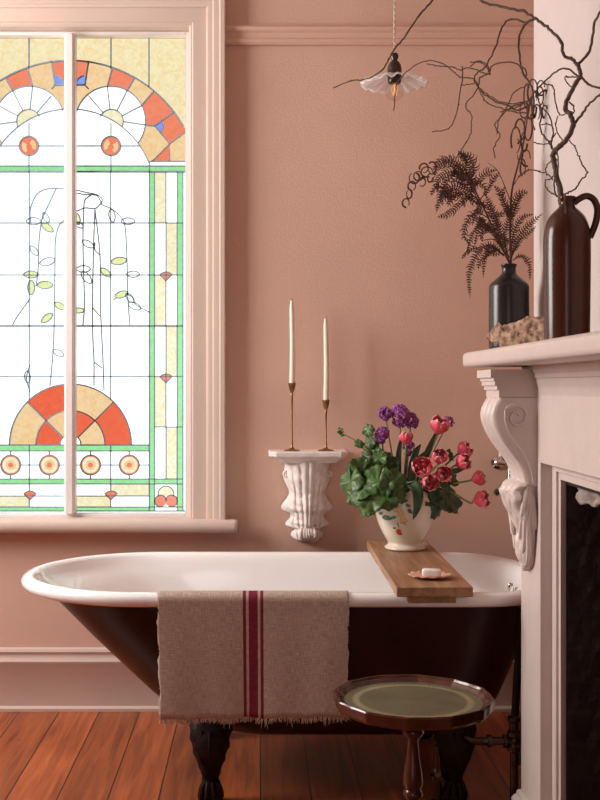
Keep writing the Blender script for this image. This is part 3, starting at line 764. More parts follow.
def claw(x, s):
    """x along the tub, s=-1 camera side; knee, tapering shank and ball held by toes"""
    y0 = TY+s*.262; mb = MB(); st_ = [(.235, .000, .060, .022), (.205, .014, .058, .030), (.175, .026, .053, .034), (.145, .030, .047, .034), (.115, .026, .037, .030), (.088, .018, .028, .026), (.068, .013, .023, .022), (.052, .014, .024, .023), (.036, .018, .031, .030), (.020, .020, .033, .032), (.008, .020, .029, .028), (.0, .020, .020, .02)]
    rs = []; n = 28
    zz = catmull([Vector((a[0], a[1], 0)) for a in st_], 3); ww = catmull([Vector((a[2], a[3], 0)) for a in st_], 3)
    for q, p in zip(zz, ww):
        ring = []
        for k in range(n):
            a = 2*PI*k/n; rid = 1+(.10*abs(math.cos(a*3.5+1.57*0)) if q.x < .06 else .07*math.cos(a*5)*math.cos(q.x*160))
            ring.append(Vector((x+p.x*rid*math.cos(a), y0+s*q.y+p.y*rid*math.sin(a), q.x)))
        rs.append(ring)
    mb.rings(rs)
    for k in range(4):                                          # toes
        a = (-.75+k*.5)+(-PI/2 if s < 0 else PI/2)
        P = [Vector((x+math.cos(a)*r, y0+s*.020+math.sin(a)*r, z)) for r, z in ((.022, .060), (.032, .045), (.036, .028), (.034, .012), (.030, .003))]
        P = catmull(P, 3); mb.tube(P, [.0075*(1-.5*i/(len(P)-1)) for i in range(len(P))], 7)
    for k in range(5):                                          # leaf ribs on the knee
        a = (k-2)*.022; P = catmull([Vector((x+a*1.0, y0+s*.050-s*abs(a)*.45, .20)), Vector((x+a*.9, y0+s*.062-s*abs(a)*.45, .165)), Vector((x+a*.5, y0+s*.056, .125)), Vector((x+a*.2, y0+s*.044, .092))], 4)
        mb.tube(P, [.007*(1-.75*i/(len(P)-1)) for i in range(len(P))], 7)
    return mb.build('claw_foot', M['foot'], tub, angle=50)
for x in (-.128, .53):
    for s in (-1, 1): claw(x, s)
mb = MB()
o_ = Vector((.702, CAMY+3.09, .537))
mb.lathe([(.006, -.02), (.009, -.012), (.0095, .030), (.0075, .036), (.002, .038)], c=o_, n=18)
mb.lathe([(.004, -.015), (.006, .020), (.0045, .026), (.001, .027)], c=o_+Vector((.017, -.004, 0)), n=14)
mb.tube([o_+Vector((.003, 0, -.01)), Vector((.765, CAMY+3.15, .520))], .006, 10)
lab(mb.build('overflow_fitting', M['chrome'], tub, angle=50), 'chrome overflow fitting')

# waste and supply pipes at the tap end
pp = thing('bath_pipework', 'dark bronze supply pipes with valve and flanges beside the tap end of the bathtub', 'pipework', (.70, CAMY+2.93, 0))
def part_tube(name, P, r, m=M['bronze'], n=14): mb = MB(); mb.tube(P, r, n); return mb.build(name, m, pp, angle=40)
V = at(514, 741, 2.93)
mb = MB(); a_ = at(522.5, 590, 2.93); mb.tube([V+Vector((-.001, 0, 0)), Vector((a_.x-.004, V.y, .538))], .0105, 14); mb.build('supply_pipe', M['foot'], pp)
mb = MB(); mb.tube([V+Vector((.013, -.006, -.06)), Vector((a_.x+.010, V.y-.006, .537))], .004, 10); mb.build('supply_pipe', M['bronze'], pp)
mb = MB()
mb.lathe([(.012, -.028), (.018, -.024), (.018, -.012), (.013, -.006), (.013, .010), (.018, .014), (.018, .026), (.012, .030), (.012, .050), (.016, .054), (.016, .064), (.011, .068)], c=V, n=20)
mb.tube([V, V+Vector((-.020, 0, 0))], .012, 16); mb.tube([V+Vector((-.020, 0, 0)), V+Vector((-.028, 0, 0))], .018, 16)
mb.build('valve', M['bronze'], pp)
part_tube('drain_pipe', [V+Vector((-.02, 0, 0)), V+Vector((-.055, .002, 0)), V+Vector((-.105, .01, -.004)), V+Vector((-.125, .035, .0)), V+Vector((-.13, .06, .012))], [.010, .011, .010, .010, .010])
mb = MB(); c = V+Vector((-.060, .002, 0)); mb.tube([c, c+Vector((-.010, 0, 0))], .017, 16); mb.build('collar', M['bronze'], pp)
W_ = at(438, 775, 2.99)
mb = MB(); mb.lathe([(.010, 0), (.010, .155)], c=(W_.x, W_.y, 0), n=18); mb.build('waste_pipe', M['bronze'], pp)
mb = MB(); mb.lathe([(.019, -.012), (.024, -.008), (.024, .002), (.017, .008), (.012, .02)], c=W_, n=22); mb.build('flange', M['bronze'], pp)
mb = MB(); mb.lathe([(.030, 0), (.030, .004), (.014, .010)], c=(W_.x, W_.y, 0), n=22); mb.build('floor_rose', M['bronze'], pp)
mb = MB(); mb.lathe([(.011, 0), (.011, V.z)], c=(V.x, V.y, 0), n=18); mb.build('standpipe', M['bronze'], pp)

# bath filler on the back wall
bf = thing('wall_tap', 'chrome wall tap with white lever behind the carved corbel', 'tap', (.86, 0, .84))
v1 = at(501.5, 464, 3.79); v2 = at(501.5, 487, 3.78)
mb = MB(); mb.lathe([(.022, 0), (.022, .006), (.012, .012), (.010, .055)], n=20, mat4=Matrix.Translation((v1.x, 0, v1.z)) @ Matrix.Rotation(PI/2, 4, 'X'))
mb.tube([v1+Vector((-.016, 0, .004)), v1+Vector((.012, 0, .002))], [.011, .010], 14)
mb.tube([v1+Vector((-.002, 0, 0)), v1+Vector((-.002, 0, .026))], .006, 12)
mb.ball(v1+Vector((.022, 0, 0)), .008)
mb.tube([v1+Vector((.034, 0, .03)), v1+Vector((.03, 0, -.02)), v2+Vector((.03, 0, 0))], .011, 12); mb.build('valve_body', M['chrome'], bf)
mb = MB(); mb.tube([v1+Vector((-.003, 0, .026)), v1+Vector((-.004, 0, .120))], [.0062, .0052], 12); lab(mb.build('lever', M['lever'], bf), 'white upright lever')
mb = MB(); mb.tube(catmull([v2+Vector((.03, .0, 0)), v2+Vector((.008, -.012, .006)), v2+Vector((-.012, -.03, -.004)), v2+Vector((-.024, -.04, -.012))], 4), [.012]*9+[.010]*4, 14); mb.build('spout', M['chrome'], bf)
mb = MB(); mb.tube([v2+Vector((-.019, -.04, -.009)), v2+Vector((-.030, -.043, -.020))], [.0115, .009], 14); lab(mb.build('spout_tip', M['bakelite'], bf), 'black spout tip')

# ------------------------------------------------------------------ towel over the rim
TX0, TX1 = -.262, .236
path = [(.066, .455), (.058, .50), (.053, .545), (.050, .568), (.042, .580), (.028, .5838), (.014, .583), (.002, .576), (-.003, .566), (-.0035, .55), (-.003, .52), (-.003, .44), (-.003, .35), (-.003, .258)]
PT = catmull([Vector((0, d_-.385, z)) for d_, z in path], 6)
L_ = [0]
for i in range(1, len(PT)): L_.append(L_[-1]+(PT[i]-PT[i-1]).length)
NU = 96
mb = MB(); rng = random.Random(3)
edge0 = [rng.uniform(-.0022, .0022) for _ in PT]; edge1 = [rng.uniform(-.0022, .0022) for _ in PT]
UVs = []
for i in range(NU+1):
    for j, p in enumerate(PT):
        t = i/NU; x = TX0+(TX1-TX0)*t; dn = max(0, .555-p.z)/.30 if p.y < -.37 else 0
        if i == 0: x += edge0[j]+.002*math.sin(p.z*60)
        if i == NU: x += edge1[j]+.0015*math.sin(p.z*50)
        x += (.008*(1-t)-.004*t)*min(1, dn)
        yy = -(.003+.004*math.sin(t*9+1)+.0025*math.sin(t*23))*min(1, dn)*.9
        zz = (.0025*math.sin(t*31)+.006*t)*min(1, dn)
        mb.v.append(Vector((x, TY+p.y+yy, p.z+zz))); UVs.append((TX0*0+(TX1-TX0)*t, L_[j]))
np_ = len(PT)
for i in range(NU):
    for j in range(np_-1):
        mb.f.append((i*np_+j, i*np_+j+1, (i+1)*np_+j+1, (i+1)*np_+j)); mb.m.append(0)
mb.uv = lambda co, idx: UVs[idx]
tw = mb.build('towel', M['towel'], None, origin=(0, TY-.385, .58), solid=.0028, recalc=False)
tag(tw, 'frayed beige linen towel with red stripes hanging over the rim of the bathtub', 'towel')
fr = MB()
for i in range(420):
    t = rng.random(); x = TX0+(TX1-TX0)*t+.008*(1-t)-.004*t
    y_ = TY-.388-(.003+.004*math.sin(t*9+1)+.0025*math.sin(t*23))*.9; z = .260+.0025*math.sin(t*31)+.006*t
    l = rng.uniform(.008, .018) if rng.random() < .93 else rng.uniform(.016, .03)
    dx = rng.gauss(0, .0035)
    fr.tube([(x, y_, z), (x+dx*.4, y_+rng.uniform(-.001, .001), z-l*.5), (x+dx, y_+rng.uniform(-.002, .002), z-l)], [.0010, .0008, .0004], 4)
for i in range(90):
    s = rng.choice((0, 1)); z = rng.uniform(.27, .56); x = (TX0+.004 if s == 0 else TX1-.003); dn = (.555-z)/.3
    l = rng.uniform(.002, .006)*(-1 if s == 0 else 1)
    x += .008*dn if s == 0 else -.004*dn
    fr.tube([(x, TY-.390, z), (x+l, TY-.391, z+rng.uniform(-.002, .002))], [.0007, .0004], 4)
fo = lab(fr.build('fringe', M['thread'], tw, smooth=False), 'frayed thread fringe'); fo['kind'] = 'stuff'

# ------------------------------------------------------------------ board, soap, vase
BZ0, BZ1 = .584, .609
bd = thing('bath_board', 'plain oak board lying across the bathtub rims', 'board', (.455, TY, BZ0))
by0, by1 = CAMY+2.835, CAMY+3.70
mb = MB(); xa, xb, xc, xd = .354, .549, .562, .362
mb.rings([[Vector((xa, by0, z)), Vector((xb, by0, z)), Vector((xc, by1, z)), Vector((xd, by1, z))] for z in (BZ0, BZ1)])
mb.build('plank', M['board'], bd, bevel=.0018)
mb = MB(); mb.box(.385, .508, by0+.012, by0+.045, BZ0-.018, BZ0); mb.build('cleat', M['board'], bd, bevel=.0015)
mb = MB(); mb.box(.395, .525, by1-.040, by1-.012, BZ0-.018, BZ0); mb.build('cleat', M['board'], bd, bevel=.0015)

scc = at(432, 579, 2.955); sc_c = Vector((scc.x-.001, scc.y, BZ1))
mb = MB()
def scal(u, v):
    a = -PI*.5+(u-.5)*PI*1.75; r = v*.060*(1+.0*u)*(1-.10*abs(u-.5)*2)
    rip = .0016*math.cos(u*PI*22)*v; r *= 1+.03*math.cos(u*PI*22)*v
    return sc_c+Vector((-.002+r*math.cos(a)*1.02, .016+r*math.sin(a)*.86, .0025+.008*v**2.2+rip))
mb.grid(scal, 88, 8)
tag(mb.build('scallop_shell', M['scallop'], None, origin=sc_c, solid=.0022, angle=70), 'orange scallop shell used as a soap dish on the wooden board', 'shell')
s_c = sc_c+Vector((-.001, -.006, .0085))
mb = MB(); rs = []
for z, k in ((0, .86), (.003, .97), (.006, 1), (.014, 1), (.017, .97), (.019, .88)):
    rs.append([s_c+Vector((.0255*k*math.copysign(abs(math.cos(a))**.35, math.cos(a)), .016*k*math.copysign(abs(math.sin(a))**.35, math.sin(a)), z)) for a in [2*PI*i/32 for i in range(32)]])
    rs[-1] = [Matrix.Rotation(-.15, 3, 'Z') @ (p-s_c)+s_c for p in rs[-1]]
mb.rings(rs); tag(mb.build('soap_bar', M['soap'], None, origin=s_c, angle=60), 'white bar of soap resting in the scallop shell', 'soap')

VC = Vector(((405-VX)*3.50/F, CAMY+3.50, BZ1))
vs_ = thing('flower_vase', 'round cream pottery vase with painted yellow flowers standing on the wooden board', 'vase', VC)
vp = [(.055, 0), (.062, .003), (.064, .008), (.060, .013), (.054, .018), (.055, .026), (.069, .05), (.083, .08), (.0915, .11), (.0945, .135), (.093, .155), (.087, .172), (.077, .184), (.070, .190), (.069, .196), (.074, .202), (.073, .204), (.067, .199), (.065, .190), (.08, .16), (.086, .135), (.07, .08), (.04, .03), (.005, .022)]
VPC = catmull([Vector((r, 0, z)) for r, z in vp], 3)
mb = MB(); mb.lathe([(p.x, p.z) for p in VPC], c=VC, n=56); mb.build('body', M['vase'], vs_, angle=60)
def vr(z):
    for i in range(len(vp)-1):
        if vp[i][1] <= z <= vp[i+1][1] and i > 4: f = (z-vp[i][1])/(vp[i+1][1]-vp[i][1]); return vp[i][0]*(1-f)+vp[i+1][0]*f
    return .06
def on_vase(px, py, lift=.0006):
    z = EYE-(py-VY)*3.42/F-VC.z; r = vr(z)+lift+.0003; x = (px-VX)*3.41/F-VC.x; x = max(-r*.98, min(r*.98, x))
    return VC+Vector((x, -math.sqrt(r*r-x*x), z))
deco = MB()
def blob(px, py, a, l, w_, mi, lift=.0012):
    n = 14; c, s = math.cos(math.radians(a)), math.sin(math.radians(a)); ring = []
    for i in range(n):
        t = 2*PI*i/n; u = l*math.cos(t); v = w_*math.sin(t)*(1-.25*math.cos(t)); ring.append(on_vase(px+u*c-v*s, py+u*s+v*c, lift))
    deco.add([on_vase(px, py, lift+.0006)]+ring, [(0, i+1, (i+1) % n+1) for i in range(n)], mi)
for (px, py) in ((400.5, 513.5), (404, 521), (397, 509)):
    for k in range(5): blob(px+2.4*math.cos(k*1.257), py+2.2*math.sin(k*1.257), k*72, 2.3, 1.5, 0, .0012+.0002*k)
for px, py, a, l, w_ in ((388, 518.5, 10, 4.6, 2.6), (394, 517.5, -20, 2.8, 1.6), (382.5, 514.5, -30, 2.0, 1.6), (410, 511, 40, 3.2, 2.), (405, 500.5, -10, 3., 1.8), (401, 502, 200, 2.4, 1.5), (408, 505, 20, 2.6, 1.6), (398.5, 525, 70, 3, .6), (395, 528.5, 180, 1.6, .9)): blob(px, py, a, l, w_, 1, .0009)
blob(399.5, 532.5, 70, 3.4, 2.4, 2); blob(401.2, 534.4, 20, 1.6, 1.4, 2, .0018)
lab(deco.build('painted_flowers', [M['paint_yellow'], M['paint_green'], M['paint_red']], vs_, smooth=False, recalc=False), 'painted yellow flowers, green leaves and a red rosebud')

# flowers ------------------------------------------------------------
def frame_to(axis, roll=0):
    return axis.normalized().to_track_quat('Z', 'Y').to_matrix().to_4x4() @ Matrix.Rotation(roll, 4, 'Z')
def petal(mb, Mx, L0, W0, open_, curl, ang, rr, mi=0, me=1, nu=8, nv=8):
    def fn(u, v):
        t = u; s_ = (v-.5)*2
        wdt = W0*(math.sin(PI*min(1, (t*.86+.09)))**.62)*(1 if t < .98 else .75)
        th = open_*(t**.8)                                   # lean from axis
        r = .004+rr*math.sin(min(1.0, t*1.35)*PI/2)+L0*math.sin(open_)*t**1.6*.8 - curl*t**3
        z = L0*t*math.cos(open_*.5*t)
        a = s_*wdt/max(.012, rr+.006)*.8
        wob = .0018*math.sin(s_*5+ang*3)*t
        return Mx @ Vector(((r+wob)*math.cos(ang+a), (r+wob)*math.sin(ang+a), z-.004*(s_*s_)*t))
    k0 = len(mb.m); mb.grid(fn, nu, nv, mi)
    idx = 0
    for i in range(nu):
        for j in range(nv):
            if i >= nu-1 or (i > nu*.6 and j in (0, nv-1)): mb.m[k0+idx] = me
            idx += 1
def tulip(px, py, r, d, axis, opn, label, mouth=(405, 490), bend=(0, 0), leaf=None, double=True):
    c = at(px, py, d); ax = Vector(axis).normalized(); R = r*d/F*1.0
    t = thing('tulip', label, 'tulip', c-ax*R*.9, 'tulips in the cream vase')
    rn = random.Random(int(px*7+py)); mb = MB(); base = c-ax*R*1.0; Mx = Matrix.Translation(base) @ frame_to(ax, rn.random()*6)
    for layer, (kk, sc_, op) in enumerate(((3, 1.0, opn), (3, .98, opn*.85), (4, .86, opn*.6), (3, .7, opn*.3)) if double else ((3, 1, opn), (3, .95, opn*.7))):
        for k in range(kk):
            petal(mb, Mx, R*1.75*sc_, R*(1.02 if layer < 2 else .8), op*.55+rn.uniform(-.05, .05), R*(.62-.35*op), k*2*PI/kk+layer*.9, R*.86*sc_)
    mb.build('bloom', [M['petal'], M['petal_edge']], t, recalc=False, angle=60)
    mz = at(mouth[0], mouth[1], 3.50); mz.z = VC.z+.19
    mid = (base+mz)/2+Vector((bend[0], -.01, bend[1]))
    P = catmull([mz-Vector((0, 0, .09)), mz, mid, base-ax*R*.5, base], 6)
    mb = MB(); mb.tube(P, [.0032]*(len(P)-3)+[.0034, .004, .005], 8); mb.build('stem', M['stem'], t)
    return t, P
def blade(parent, pts, w_, name='leaf', m=None, fold=.35, tw=0):
    P = catmull(pts, 5); n = len(P); mb = MB(); L = []
    for i, p in enumerate(P):
        t = i/(n-1); T_ = (P[min(i+1, n-1)]-P[max(i-1, 0)]).normalized(); sd = T_.cross(Vector((math.sin(tw), -1, 0))).normalized(); nn = sd.cross(T_)
        hw = w_*math.sin(PI*min(1, .12+t*.88))**.75*(1 if t < .97 else .3)
        L.append([p+sd*hw*s+nn*abs(s)*hw*fold for s in (-1, -.5, 0, .5, 1)])
    mb.rings(L, closed=False, cap0=False, cap1=False)
    return mb.build(name, m or M['leaf_dark'], parent, recalc=False, solid=.0008, angle=70)

tl = []
tl.append(tulip(406, 437, 7.6, 3.42, (0, -.1, 1), .12, 'small closed red tulip standing upright in the middle of the bouquet', (404, 490)))
tl.append(tulip(422, 467, 9.8, 3.37, (-.2, -.9, .35), .55, 'open pink tulip with pale ruffled petals facing forward, nearest the leaves', (409, 490), (0, -.02)))
tl.append(tulip(439.6, 456.5, 8.6, 3.42, (.1, -.6, .7), .32, 'pink tulip above the front cluster, left of the two high side tulips', (412, 490)))
tl.append(tulip(430.5, 482, 8.8, 3.36, (.1, -.9, -.1), .45, 'lowest pink tulip of the front cluster just above the vase', (408, 490), (-.02, .03)))
tl.append(tulip(443.5, 474, 8.8, 3.38, (.3, -.75, .3), .36, 'pink tulip at the right of the front cluster', (412, 490)))
tl.append(tulip(440, 425, 10.4, 3.47, (.25, -.35, 1), .40, 'topmost wide open pink tulip on a long stem', (414, 490)))
tl.append(tulip(465, 449, 8.4, 3.50, (.75, -.3, .6), .35, 'high red tulip at the right side of the bouquet, upper of a touching pair', (417, 490)))
tl.append(tulip(463.5, 462, 8.8, 3.42, (.6, -.5, .35), .30, 'red tulip directly under another at the right side, lower of a touching pair', (417, 490)))
tl.append(tulip(479.6, 478, 8.2, 3.46, (1, -.3, .3), .28, 'closed dusky pink tulip reaching right toward the wall tap', (419, 491)))
tl.append(tulip(482, 499.5, 9.2, 3.42, (.8, -.4, .25), .40, 'lowest red tulip drooping farthest right over the bathtub', (420, 491), (0, .015)))
# tulip blades
blade(tl[3][0], [at(405, 492, 3.43), at(411, 484, 3.37), at(417, 492, 3.34), at(417, 506, 3.345), at(413, 520, 3.36)], .018, tw=.2)
blade(tl[0][0], [at(401, 494, 3.46), at(398, 470, 3.45), at(399, 450, 3.45), at(402, 436, 3.45)], .009)
blade(tl[5][0], [at(414, 494, 3.46), at(424, 462, 3.46), at(429, 448, 3.46), at(438, 428, 3.49)], .010)
blade(tl[2][0], [at(409, 494, 3.46), at(411, 470, 3.45), at(416, 452, 3.45), at(421, 444, 3.45)], .011)
blade(tl[8][0], [at(420, 492, 3.45), at(442, 476, 3.47), at(458, 470, 3.47), at(470, 465, 3.47)], .010)
blade(tl[4][0], [at(412, 494, 3.44), at(412, 478, 3.42), at(417, 462, 3.41), at(430, 448, 3.42)], .012)

def stock(px, py, hx, hy, d, n, label, mouth=(400, 490), lean=(0, 0), stem_leaves=2):
    c = at(px, py, d); t = thing('purple_wallflower', label, 'flower', c, 'purple flowers in the cream vase'); rn = random.Random(int(px+py*3))
    mz = at(mouth[0], mouth[1], 3.5); mz.z = VC.z+.19
    P = catmull([mz-Vector((0, 0, .09)), mz, (mz+c)/2+Vector((lean[0], 0, lean[1])), c], 6)
    mb = MB(); mb.tube(P, [.0022]*len(P), 7); mb.build('stem', M['stem'], t)
    mb = MB()
    for k in range(n):
        a = rn.random()*2*PI; e = rn.uniform(-1, 1)
        dr = Vector((math.cos(a)*math.sqrt(1-e*e), math.sin(a)*math.sqrt(1-e*e), e))
        p = c+Vector((dr.x*hx, dr.y*hx, dr.z*hy))*d/F*rn.uniform(.75, 1)
        fx = Matrix.Translation(p) @ frame_to(dr+Vector((0, -.45, .15)), rn.random()*3)
        s_ = rn.uniform(.0085, .0125)
        for q in range(4):
            aq = q*PI/2+rn.uniform(-.15, .15)
            def fn(u, v, aq=aq):
                r = .001+s_*u; w_ = (v-.5)*1.5*(.3+.7*u)*(1 if u < .9 else .85)
                return fx @ Vector((r*math.cos(aq+w_), r*math.sin(aq+w_), .004*u*(1-u)*2+.0022*math.sin(v*8+q)*u))
            mb.grid(fn, 3, 4, 0)
    mb.build('petals', M['purple'], t, recalc=False, solid=.0005)
    return t
stock(385, 414, 6, 6, 3.47, 18, 'purple flower head at the upper left of the bouquet', (398, 490))
stock(400, 416, 9, 11, 3.48, 42, 'largest purple flower head, rising above the bouquet centre', (401, 490))
stock(411, 421, 6, 8, 3.50, 22, 'purple flower head touching the right side of the tallest one', (404, 490))
stock(382, 434, 6.5, 8, 3.45, 22, 'dark purple flower head hanging low above the green foliage', (396, 490), (-.015, .02))
stock(409, 447, 4.5, 8, 3.46, 14, 'small purple flower head low behind the upright red tulip', (405, 490))
stock(449, 421, 4, 5, 3.53, 10, 'purple bloom peeping out behind the topmost tulip', (414, 490))

def gleaf(mb, c, r, nrm, roll, rn, mi=0):
    fx = Matrix.Translation(c) @ frame_to(nrm, roll); nl = 7; ph = rn.random()*6
    def fn(u, v):
        a = (v-.5)*2*PI*.985; rr = r*1.10*u*(1+.15*abs(math.cos(a*nl/2))*u+.05*math.sin(a*19+ph)*u*u)
        z = r*(.05*u+.24*u*u*math.sin(a*3.5+ph)+.10*math.sin(a*8+ph*2)*u*u-.38*u*u*u*(.5+.5*math.sin(a+ph)))
        return fx @ Vector((rr*math.cos(a), rr*math.sin(a), z))
    mb.grid(fn, 6, 44, mi)
def sprig(items, label, root=(400, 491), m='leaf', d0=3.44):
    c0 = at(root[0], root[1], 3.48); t = thing('geranium_sprig', label, 'foliage', c0, 'leafy sprigs in the cream vase'); rn = random.Random(int(items[0][0]*3+items[0][1])); st_ = MB()
    for px, py, r, dd in items:
        dd += rn.uniform(-.035, .05); c = at(px, py, d0+dd); R = r*(d0+dd)/F*1.08
        out = (c-(VC+Vector((0, 0, .2)))).normalized()
        nrm = Vector((out.x*.8+rn.uniform(-.8, .8), -.8, .35+rn.uniform(-.8, .8)))
        mb = MB(); gleaf(mb, c, R, nrm, -PI/2+rn.uniform(-.8, .8), rn); mb.build('leaf', M[m], t, recalc=False, solid=.0007, angle=75)
        P = catmull([c0-Vector((0, 0, .06)), c0, (c0*.5+c*.5)+Vector((0, .0, .012)), c+Vector((0, .004, 0))], 4); st_.tube(P, .0016, 6)
    st_.build('stem', M['stem'], t); return t
sprig([(351, 481, 11, 0), (361, 471, 11.5, .0), (374, 467, 11, -.02), (363, 489, 12.5, -.03), (356, 495, 9, -.01), (346, 474, 6, .02)], 'mass of large ruffled geranium leaves spreading at the far left of the bouquet', (396, 491))
sprig([(389, 468, 12, -.01), (378, 483, 13.5, -.06), (393, 484, 11.5, -.05), (371, 500, 12, -.05), (384, 498, 11.5, -.07), (368, 508, 8, -.04), (397, 495, 7, -.07)], 'ruffled geranium leaves hanging over the left shoulder of the vase', (399, 491))
sprig([(370, 441, 6.5, 0), (374, 452, 7, .01), (366, 456, 5.5, 0), (379, 458, 7.5, .01), (368, 430, 5, .01), (359, 444, 4, .0), (377, 444, 4.5, .02)], 'small upright leafy sprig at the upper left, under the purple flowers', (396, 490))
sprig([(441, 494, 12.5, .02), (451, 501, 11, .02), (435, 506, 10, -.02), (428, 495, 9.5, .0), (453, 478, 6.5, .03), (451, 455, 5, .06), (448, 486, 9, .03)], 'dark lobed leaves at the right side of the vase under the tulips', (416, 491), 'leaf_dark')
t = thing('seed_head', 'tiny green bud head on a thin stem reaching left toward the candles', 'flower', at(340, 432, 3.45))
mb = MB(); P = catmull([at(396, 492, 3.48), at(380, 458, 3.46), at(358, 442, 3.45), at(341, 433, 3.45)], 6); mb.tube(P, .0015, 6); mb.build('stem', M['stem'], t)
mb = MB(); rn = random.Random(4)
for k in range(16): v = at(340, 432, 3.45)+Vector((rn.gauss(0, .005), rn.gauss(0, .005), rn.gauss(0, .006))); mb.ball(v, .004, 8)
mb.build('bud', M['leaf'], t)

# ------------------------------------------------------------------ carved bracket and candles
BR = .9025
br = thing('wall_bracket', 'small white carved plaster bracket shelf on the wall holding two candlesticks', 'bracket', (.170, 0, .57))
bxc = .170
def cap_ring(hw, dep, z, ch=.018): return [Vector((bxc-hw, 0, z)), Vector((bxc-hw, -dep+ch, z)), Vector((bxc-hw+ch*1.4, -dep, z)), Vector((bxc+hw-ch*1.4, -dep, z)), Vector((bxc+hw, -dep+ch, z)), Vector((bxc+hw, 0, z))]
mb = MB(); mb.rings([cap_ring(.094, .100, .862), cap_ring(.100, .106, .866), cap_ring(.104, .110, .872), cap_ring(.112, .118, .877), cap_ring(.122, .128, .880), cap_ring(.128, .133, .884), cap_ring(.133, .138, .887), cap_ring(.134, .139, .898), cap_ring(.131, .136, BR)])
mb.build('shelf', M['bracket'], br, angle=25)
hwt = [(462, 22.5, .098), (468, 23, .098), (474, 24, .096), (480, 24, .090), (486, 21, .080), (492, 18.5, .068), (497, 20, .064), (502, 24, .066), (506, 26.5, .068), (510, 25, .066), (513, 18, .060), (517, 17.5, .056), (521, 21, .056), (524, 22.5, .057), (527, 20, .054), (529, 13, .050), (532, 16, .056), (536, 16.5, .058), (540, 12, .048), (543, 4, .02)]
pw = catmull([Vector(p) for p in hwt], 3)
def brk(u, v):
    t = v*(len(pw)-1); i = min(int(t), len(pw)-2); q = pw[i].lerp(pw[i+1], t-i)
    z = EYE-(q.x-VY)*3.77/F; s_ = (u-.5)*2; hw = q.y*3.77/F; fade = max(.02, 1-abs(s_)**5)
    fan = s_*(1+.5*v)
    rid = .0100*abs(math.sin(fan*PI*3.0+.0))**.8+.0028*math.sin(v*62+abs(s_)*8)*(1 if abs(s_) > .35 else .1)
    cen = .010*math.exp(-(s_*4)**2)*(1 if v > .3 else .5)
    dep = (q.z*(1-.45*s_*s_)+rid+cen)*fade**.5
    wc = (23-12*v)*3.77/F*1.05; a3 = abs(s_)**2.5; hx = wc*(1-a3)+hw*a3
    return Vector((bxc+s_*hx, -dep, z-.010*abs(s_)*min(1, v*2.2)))
mb = MB(); mb.grid(brk, 60, 110)
for s in (-1, 1):                                               # side volutes, leaf ribs that peel outward
    for px, py, l in ((24.5, 475, .9),):
        c = Vector((bxc+s*(px-3)*3.78/F, -.045, EYE-(py-VY)*3.78/F)); P = []
        for i in range(16):
            a = i/15*PI*1.5-PI*.5; r = .011*l*(1-.4*i/15); P.append(c+Vector((s*r*math.cos(a), -.006*i/15, r*math.sin(a)*-1)))
        mb.tube(P, [.0055*(1-.45*i/15) for i in range(16)], 8)
for k in range(-2, 3):                                          # lobes of the bottom leaf
    P = catmull([Vector((bxc+k*.008, -.052, .648)), Vector((bxc+k*.012, -.066, .625)), Vector((bxc+k*.0115, -.062, .605)), Vector((bxc+k*.008, -.045, .593))], 5)
    mb.tube(P, [.0075*math.sin(PI*(i+3)/(len(P)+4)) for i in range(len(P))], 8)
mb.build('carved_corbel', M['bracket'], br, angle=60)

def candlestick(px, ztop, label, h_c, clabel):
    x = (px-VX)*3.78/F; c = Vector((x, CAMY+3.78, BR)); H = ztop-BR
    pr_ = [(.027, 0), (.0275, .002), (.024, .004), (.012, .006), (.006, .010), (.0042, .016), (.0032, .026), (.0030, H*.5), (.0034, H-.045), (.0050, H-.040), (.0036, H-.037), (.0042, H-.033), (.0075, H-.027), (.0110, H-.014), (.0125, H-.004), (.0140, H-.001), (.0135, H), (.011, H-.002), (.0105, H-.015), (.001, H-.016)]
    mb = MB(); mb.lathe(pr_, c=c, n=28); tag(mb.build('candlestick', M['brass'], None, origin=c, angle=45), label, 'candlestick', 'brass candlesticks on the bracket')
    cc = c+Vector((0, 0, H-.0155)); top = h_c+.0155; t = thing('taper_candle', clabel, 'candle', cc, 'taper candles on the bracket')
    mb = MB(); rs = []
    for i in range(13):
        f = i/12; r = .0098-.0022*f if f < .95 else .0045
        rs.append([cc+Vector((.0015*math.sin(f*4)+r*math.cos(2*PI*k/18), r*math.sin(2*PI*k/18), top*f)) for k in range(18)])
    mb.rings(rs); mb.build('wax', M['wax'], t)
    mb = MB(); e = cc+Vector((-.001, 0, top)); mb.tube([e-Vector((0, 0, .004)), e+Vector((.0, 0, .003)), e+Vector((.003, 0, .008))], .0011, 6); mb.build('wick', M['wick'], t)
candlestick(292, 1.134, 'taller slim brass candlestick, left one on the carved wall bracket', .280, 'white taper candle in the taller left candlestick')
candlestick(326, 1.076, 'shorter slim brass candlestick, right one on the carved wall bracket', .276, 'white taper candle in the shorter right candlestick')

